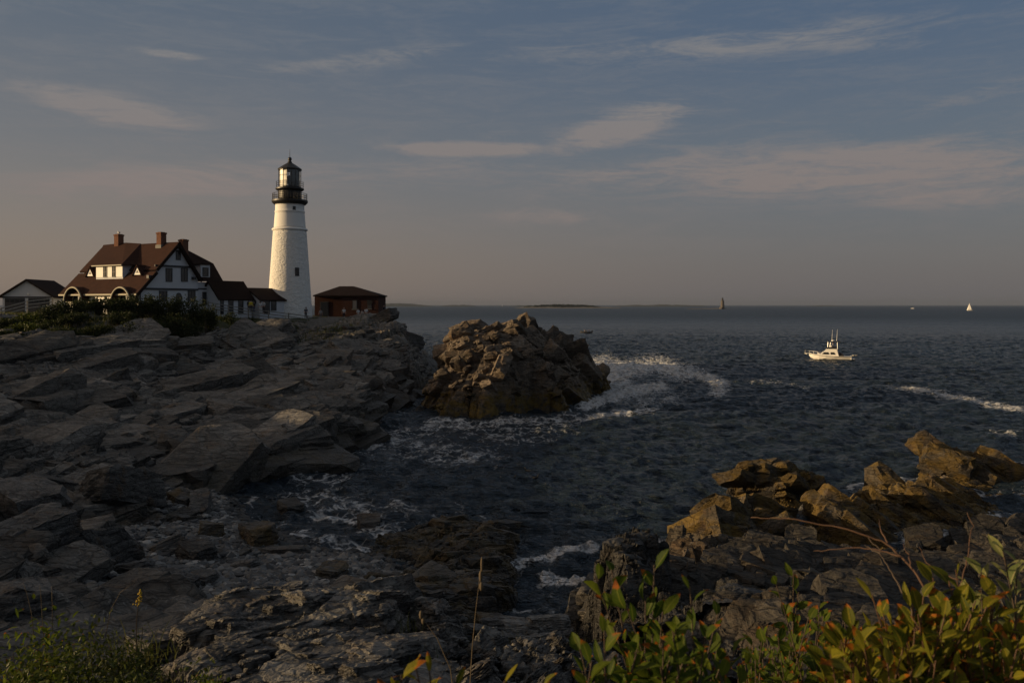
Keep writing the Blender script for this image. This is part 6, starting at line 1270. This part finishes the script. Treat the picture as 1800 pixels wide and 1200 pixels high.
for i, (px, py, Y, w, h, n, mt, sz, lab) in enumerate([
    (20,1075,5.6,.62,.5,1900,'leaf_green',.050,'leafy yellow green shrub at the left edge of the near bank'),
    (90,1100,5.4,.55,.5,1900,'leaf_low',.036,'fine leaved dark shrub next to the leafy one at the left edge'),
    (165,1092,5.8,.55,.5,1900,'leaf_low',.034,'rounded small leaved shrub below the thin pale grass stems'),
    (235,1102,5.9,.50,.5,1800,'leaf_low',.034,'dense small leaved shrub just left of the goldenrod spike'),
    (290,1135,5.4,.40,.4,1500,'leaf_low',.034,'low green shrub touching the left end of the largest pale outcrop'),
    (60,1180,4.2,.55,.4,1400,'leaf_low',.036,'nearest shrub in the bottom left corner with brownish leaves'),
    (185,1180,4.6,.50,.4,1400,'leaf_low',.032,'dark low shrub along the bottom edge, second from the left corner'),
    (310,1192,4.4,.35,.4,900,'leaf_green',.036,'bright green small shrub at the bottom edge below the largest pale outcrop')]):
    low_shrub(lab, px, py, Y, w, h, n, mt, sz, 40+i)
def grass_stuff():
    rg = np.random.default_rng(9); lv = Leaves(); V = []; Fc = []; R_ = []; Tp = []
    def blade(x, y, z, h, lean, a, w):
        b = len(V); dx, dy = cos(a), sin(a)
        for t in (0,.35,.7,1.):
            c_ = (x+dx*lean*t*t, y+dy*lean*t*t, z+h*t*(1-.18*t*lean/h)); ww = w*(1-t)**.6*.5+.0006; V.append((c_[0]-dy*ww,c_[1]+dx*ww,c_[2])); V.append((c_[0]+dy*ww,c_[1]-dx*ww,c_[2])); Tp.extend([t*.75]*2)
        r_ = rg.random(); R_.extend([r_]*8)
        for i in range(3): Fc.append((b+2*i,b+2*i+1,b+2*i+3,b+2*i+2))
    # near bank tufts
    for cx, cy, Y, n, h in ((222,1112,6.0,34,.28),(238,1100,6.1,26,.28),(262,1105,6.2,26,.26),(195,1112,6.0,14,.24),(70,1125,5.6,10,.26),(130,1120,5.9,10,.24),(255,1150,5.6,24,.22),(20,1110,5.8,12,.25),(300,1140,6.2,24,.2)):
        x0, y0, _ = at(cx, cy, Y)
        X = x0+rg.normal(0,.10,n); Yy = y0+rg.normal(0,.12,n); Z = land(X, Yy)
        for i in range(n): blade(X[i], Yy[i], max(Z[i],at(cx,cy,Y)[2]-.22)-.05, h*rg.uniform(.35,1.0), rg.uniform(.05,.26), rg.uniform(0,6.28), .008)
    # lichenous ledges: tufts growing in the outcrop's cracks
    for cx, cy, Y, n, h in ((880,1135,11.9,60,.3),(930,1138,11.9,70,.28),(1020,1140,11.6,40,.25),(690,1100,11.6,40,.25),(700,1165,10.2,40,.25)):
        x0, y0, z0 = at(cx, cy, Y)
        for i in range(n): blade(x0+rg.normal(0,.22), y0+rg.normal(0,.1), z0-.1, h*rg.uniform(.4,1.1), rg.uniform(.03,.2), rg.uniform(0,6.28), .009)
    # turf on the top of the headland and the tufts on its face
    n = 26000; X = rg.uniform(-75,-17,n); Yy = rg.uniform(72,134,n); Z, be, gr, _f, _d = land(X, Yy, True); k = (gr > .45)&(X > -.66*Yy-4)
    X, Yy, Z = X[k], Yy[k], Z[k]
    for i in range(len(X)): blade(X[i], Yy[i], Z[i]-.05, rg.uniform(.12,.42), rg.uniform(.03,.3), rg.uniform(0,6.28), .05)
    for cx, cy, Y, n, sx in ((585,588,114,700,1.8),(600,580,116,500,1.4),(562,602,109,260,1.1),(430,560,104,800,4),(500,572,110,700,4),(160,612,84,500,2.2),(140,600,86,300,2)):
        x0, y0, _ = at(cx, cy, Y); X = x0+rg.normal(0,sx,n); Yy = y0+rg.normal(0,sx*1.1,n); Z = land(X, Yy)
        for i in range(n): blade(X[i], Yy[i], Z[i]-.05, rg.uniform(.3,.8), rg.uniform(.1,.35), rg.uniform(0,6.28), .06)
    o = npmesh('grass', V, np.array(Fc), M['grass'], attrs={'rnd': R_, 'tip': Tp}); tag(o, kind='stuff')
grass_stuff()
gr_ = thing('goldenrod', 'single yellow goldenrod spike among the grass of the near left bank', 'flower', at(243,1110,6.0)); b = MB(); q = [Vector(at(a,b_,6.0))-gr_.location for a,b_ in ((240,1150),(240,1090),(243,1062),(247,1036))]; b.tube(q, [.004,.004,.003,.001], 5); b.build('stem', M['twig'], gr_)
h = MB()
for i in range(60): t = random.random(); p = q[2].lerp(q[3], t)+Vector((random.gauss(0,1),random.gauss(0,1),random.gauss(0,.6)))*.010*(1.2-t); h.ball(p, .0055, n=4)
h.build('flower_head', M['gold_flower'], gr_)
for lab, pl in (('thin straw stem bending right over the near left bank',[(185,1120),(195,1070),(212,1040),(238,1022)]),('upright straw stem with a feathery top, left part of the near bank',[(78,1130),(74,1080),(72,1045),(70,1028)]),('slanting straw stem left of the feathery upright one',[(60,1120),(55,1075),(48,1045),(41,1024)]),('short upright straw stem at the middle of the near left bank',[(92,1110),(92,1070),(91,1030)])):
    p0 = Vector(at(*pl[0], 5.9)); o = MB().tube([Vector(at(a,b_,5.9))-p0 for a,b_ in pl], [.0024,.002,.0018,.001][:len(pl)], 5).build('straw_stem', M['dry_grass'], None, True, tuple(p0)); tag(o, lab, 'grass stem')
# hedge of shrubs in front of the house
def shrub(label, px, pyt, Y, w, n, mat='leaf_hedge', size=.20, seed=1, group='shrubs along the top of the headland'):
    rg = np.random.default_rng(seed); x, y, zt = at(px, pyt, Y); g = gnd(x, y)-.15; h = max(zt-g, .5); root = thing('shrub', label, 'shrub', (x,y,g), 0, group)
    P = np.vstack([leafcloud((rg.uniform(-w,w)*.6, rg.uniform(-1,1)*.7, h*rg.uniform(.25,.7)), (w*.45,.8,h*.33), n//10, size, rg, shell=.35) for _ in range(10)]); P = P[P[:,2] > -.2]
    V, Fc, at_ = leafquads(P, size, rg, .6); npmesh('foliage', V, Fc, M[mat], root, attrs=at_); st = MB()
    for i in range(10): q = P[rg.integers(0,len(P))]; st.tube([(q[0]*.2,q[1]*.2,-.3),(q[0]*.7,q[1]*.7,q[2]*.5),tuple(q)], [.05,.03,.01], 5)
    st.build('stem', M['twig'], root)
sh = [(20,556,86,2.6,'low shrub at the left edge under the pale rail fence'),(58,545,87,2.2,'shrub with yellowish top just right of the left edge'),(92,532,88,2.0,'rounded shrub in front of the right corner of the garage'),
      (122,527,89,1.8,'shrub in front of the left porch arch, at its left foot'),(150,522,90,1.7,'shrub below the left porch arch of the house'),(180,521,91,1.7,'shrub below the three white arched panels of the house'),(207,520,91,1.6,'shrub at the left foot of the second porch arch'),
      (236,514.5,92,1.6,'tallest shrub, covering the near corner of the house'),(262,515,93,1.6,'tall shrub at the left end of the white gable wall'),(290,517.5,93,1.6,'shrub under the lower left window of the gable wall'),(318,518,94,1.6,'shrub under the small arched window of the gable wall'),
      (345,521,95,1.5,'shrub at the right end of the gable wall'),(364,531,96,1.1,'small shrub where the grey rail fence starts'),(40,566,82,2.0,'low yellowish shrub on the slope below the left edge fence'),(80,558,84,2.0,'dark low shrub on the slope below the garage'),(10,580,76,1.8,'dark shrub lowest on the slope at the left edge'),
      (135,548,85,1.8,'low dark shrub on the bank under the left porch arch'),(215,545,87,1.8,'low dark shrub on the bank under the second porch arch'),(300,545,90,1.8,'low dark shrub on the bank under the gable wall'),(110,572,80,2.0,'spreading green shrub below the others, under the gap between garage and house'),(165,566,82,2.0,'spreading green shrub below the house front, left of its neighbour'),(235,562,84,1.9,'spreading green shrub below the near corner of the house'),(330,556,90,1.7,'spreading green shrub below the right end of the gable wall'),(60,585,77,2.0,'sprawling shrub on the rock slope, second from the left edge'),(150,598,76,1.6,'isolated green clump lowest on the rock slope below the house'),(20,570,82,2.2,'dark green shrub filling the slope right under the left edge fence'),(100,560,86,2.0,'dark green shrub between the garage and the left porch arch, on the slope'),(265,560,87,1.8,'low green shrub on the slope below the tallest shrub'),(395,548,108,1.5,'low green shrub behind the start of the grey rail fence'),(430,556,112,1.5,'low green shrub on the turf under the passage doors'),(475,561,114,1.4,'low green shrub on the turf under the small passage window')]
for i, (px, py, Y, w, lab) in enumerate(sh): shrub(lab, px, py, Y, w, 2600, 'leaf_low' if i in (1,13) else 'leaf_hedge', .19, 70+i)
# ------------------------------------------------------------------ light, sky, air, camera
SUN_EL, SUN_AZ = radians(9.5), radians(-95.0)       # low, from the left and slightly behind the viewer
w = bpy.data.worlds.new('World'); S.world = w; w.use_nodes = True; t = NT(w.node_tree); t.n.clear()
sky = t.new('ShaderNodeTexSky'); sky.sky_type = 'NISHITA'; sky.sun_disc = False; sky.sun_elevation = SUN_EL; sky.sun_rotation = SUN_AZ
sky.air_density = 1.0; sky.dust_density = 2.5; sky.ozone_density = 2.0; sky.altitude = 0
g = t.new('ShaderNodeTexCoord').outputs['Generated']; s = t.sep(g)
az = t.math('ARCTAN2', s[0], s[1]); el = t.math('ARCSINE', s[2])
cx = t.new('ShaderNodeCombineXYZ'); t.l.new(az, cx.inputs[0]); t.l.new(el, cx.inputs[1]); A = cx.outputs[0]
# evening haze: the band over the horizon is a dull mauve, warmer towards the sun
warm = t.mapr(az, -.62, .45, 1, 0)
hor = t.mix(warm, (.160,.147,.148), (.260,.202,.165)); mid_ = t.mix(warm, (.130,.150,.178), (.182,.175,.176)); top = t.mix(warm, (.082,.120,.185), (.112,.136,.172))
e1 = t.mapr(el, .02, .19); e2 = t.mapr(el, .12, .34)
tone = t.mix(e2, t.mix(e1, hor, mid_), top)
hi = t.mapr(el, .3, 1.0); tone = t.mix(hi, tone, (.175,.185,.195))
dt = t.new('ShaderNodeVectorMath', operation='DOT_PRODUCT'); t.l.new(g, dt.inputs[0]); dt.inputs[1].default_value = (sin(SUN_AZ)*cos(SUN_EL), cos(SUN_AZ)*cos(SUN_EL), sin(SUN_EL))
glow = t.math('POWER', t.mapr(dt.outputs['Value'], .45, 1.0, 0, 1, False), 1.5); tone = t.mix(glow, tone, (.95,.66,.42))
SKY_STRENGTH = .10
grad = t.mix(1.0, tone, (1/SKY_STRENGTH,)*3, 'MULTIPLY')
base = t.mix(.86, sky.outputs[0], grad)
# thin high cloud: torn streaks gathered in a few banks
def P2(px, py): a = math.atan((px-HX)/F); return a, math.atan((HY-py)/F*cos(a))
banks = [(190,190,150,26,-.12,1.15),(295,95,60,7,-.02,.9),(820,262,190,14,.0,1.1),(1090,225,150,32,.26,1.05),(870,238,45,9,.05,.5),(1480,300,430,46,.0,1.0),(330,318,330,34,.10,.9),(1260,80,420,22,.02,.7),(1480,78,140,16,-.1,.55),(640,105,200,14,.16,.6),(1700,345,170,18,.0,.8),(960,380,110,16,.0,.7),(1760,160,140,14,.12,.45),(1190,300,260,40,.05,.8),(800,300,200,24,.0,.45)]
tot = None
for px, py, rx, ry, rot, st in banks:
    a, e = P2(px, py)
    mp = t.mapping(A, (a, e, 0), (0,0,rot), (rx*1.35/F, ry*1.5/F, 1), 'TEXTURE'); gr = t.new('ShaderNodeTexGradient', gradient_type='SPHERICAL'); t.l.new(mp, gr.inputs[0])
    v = t.math('MULTIPLY', t.mapr(gr.outputs['Fac'], 0, .75), st); tot = v if tot is None else t.math('MAXIMUM', tot, v)
nv = t.mapping(A, rot=(0,0,-.10), sc=(7,46,1)); n1 = t.noise(nv, 1.0, 9, .64, 1.0)
nv2 = t.mapping(A, rot=(0,0,.30), sc=(26,120,1)); n2 = t.noise(nv2, 1.0, 7, .68, 1.6)
tex = t.math('MULTIPLY_ADD', n1, .75, t.math('MULTIPLY', n2, .35))
cl = t.math('MULTIPLY', t.mapr(t.math('MULTIPLY_ADD', tot, .22, tex), .50, .86), t.math('MULTIPLY', tot, 1.05))
thin = t.math('MULTIPLY', t.mapr(tex, .45, .75), t.mapr(el, .02, .12)); cl = t.math('ADD', cl, t.math('MULTIPLY', thin, .25), None, True)
cc = t.mix(t.mapr(el, .05, .34), (.245,.200,.183), (.232,.228,.228)); cc = t.mix(1.0, cc, (1/SKY_STRENGTH,)*3, 'MULTIPLY')
fin = t.mix(t.math('MULTIPLY', cl, .85), base, cc)
bg = t.new('ShaderNodeBackground'); t.l.new(fin, bg.inputs[0]); bg.inputs[1].default_value = SKY_STRENGTH
ow = t.new('ShaderNodeOutputWorld'); t.l.new(bg.outputs[0], ow.inputs[0])
ld = bpy.data.lights.new('sun', 'SUN'); ld.energy = 5.0; ld.angle = radians(.53); ld.color = (1.0,.71,.38)
so = bpy.data.objects.new('sun', ld); COL.objects.link(so)
sd = Vector((sin(SUN_AZ)*cos(SUN_EL), cos(SUN_AZ)*cos(SUN_EL), sin(SUN_EL))); so.rotation_euler = (-sd).to_track_quat('-Z', 'Y').to_euler(); so.location = (-60,-20,60)
HAZE = True
if HAZE:
    hz = MB().box(-9500,9500,-600,16000,-6,70).build('haze', bpy.data.materials.new('evening_haze')); tag(hz, kind='stuff')
    hm = hz.data.materials[0]; hm.use_nodes = True; h = NT(hm.node_tree); h.n.clear(); pv = h.new('ShaderNodeVolumePrincipled'); oo = h.new('ShaderNodeOutputMaterial'); h.l.new(pv.outputs[0], oo.inputs['Volume'])
    pv.inputs['Color'].default_value = (.22,.27,.37,1); pv.inputs['Density'].default_value = .00006; pv.inputs['Anisotropy'].default_value = 0
cam = bpy.data.cameras.new('camera'); co = bpy.data.objects.new('camera', cam); COL.objects.link(co); S.camera = co
co.location = (0,0,CAMZ); co.rotation_euler = (radians(90),0,0); cam.sensor_width = 36; cam.lens = 36*F/1800; cam.shift_y = -(600-HY)/1800; cam.clip_start = .05; cam.clip_end = 100000
cam.dof.use_dof = True; cam.dof.focus_distance = 60; cam.dof.aperture_fstop = 9
S.view_settings.view_transform = 'Standard'; S.view_settings.look = 'None'; S.view_settings.exposure = 0; S.view_settings.gamma = 1
S.cycles.use_denoising = True; S.cycles.max_bounces = 6; S.cycles.volume_bounces = 0; S.cycles.transparent_max_bounces = 12
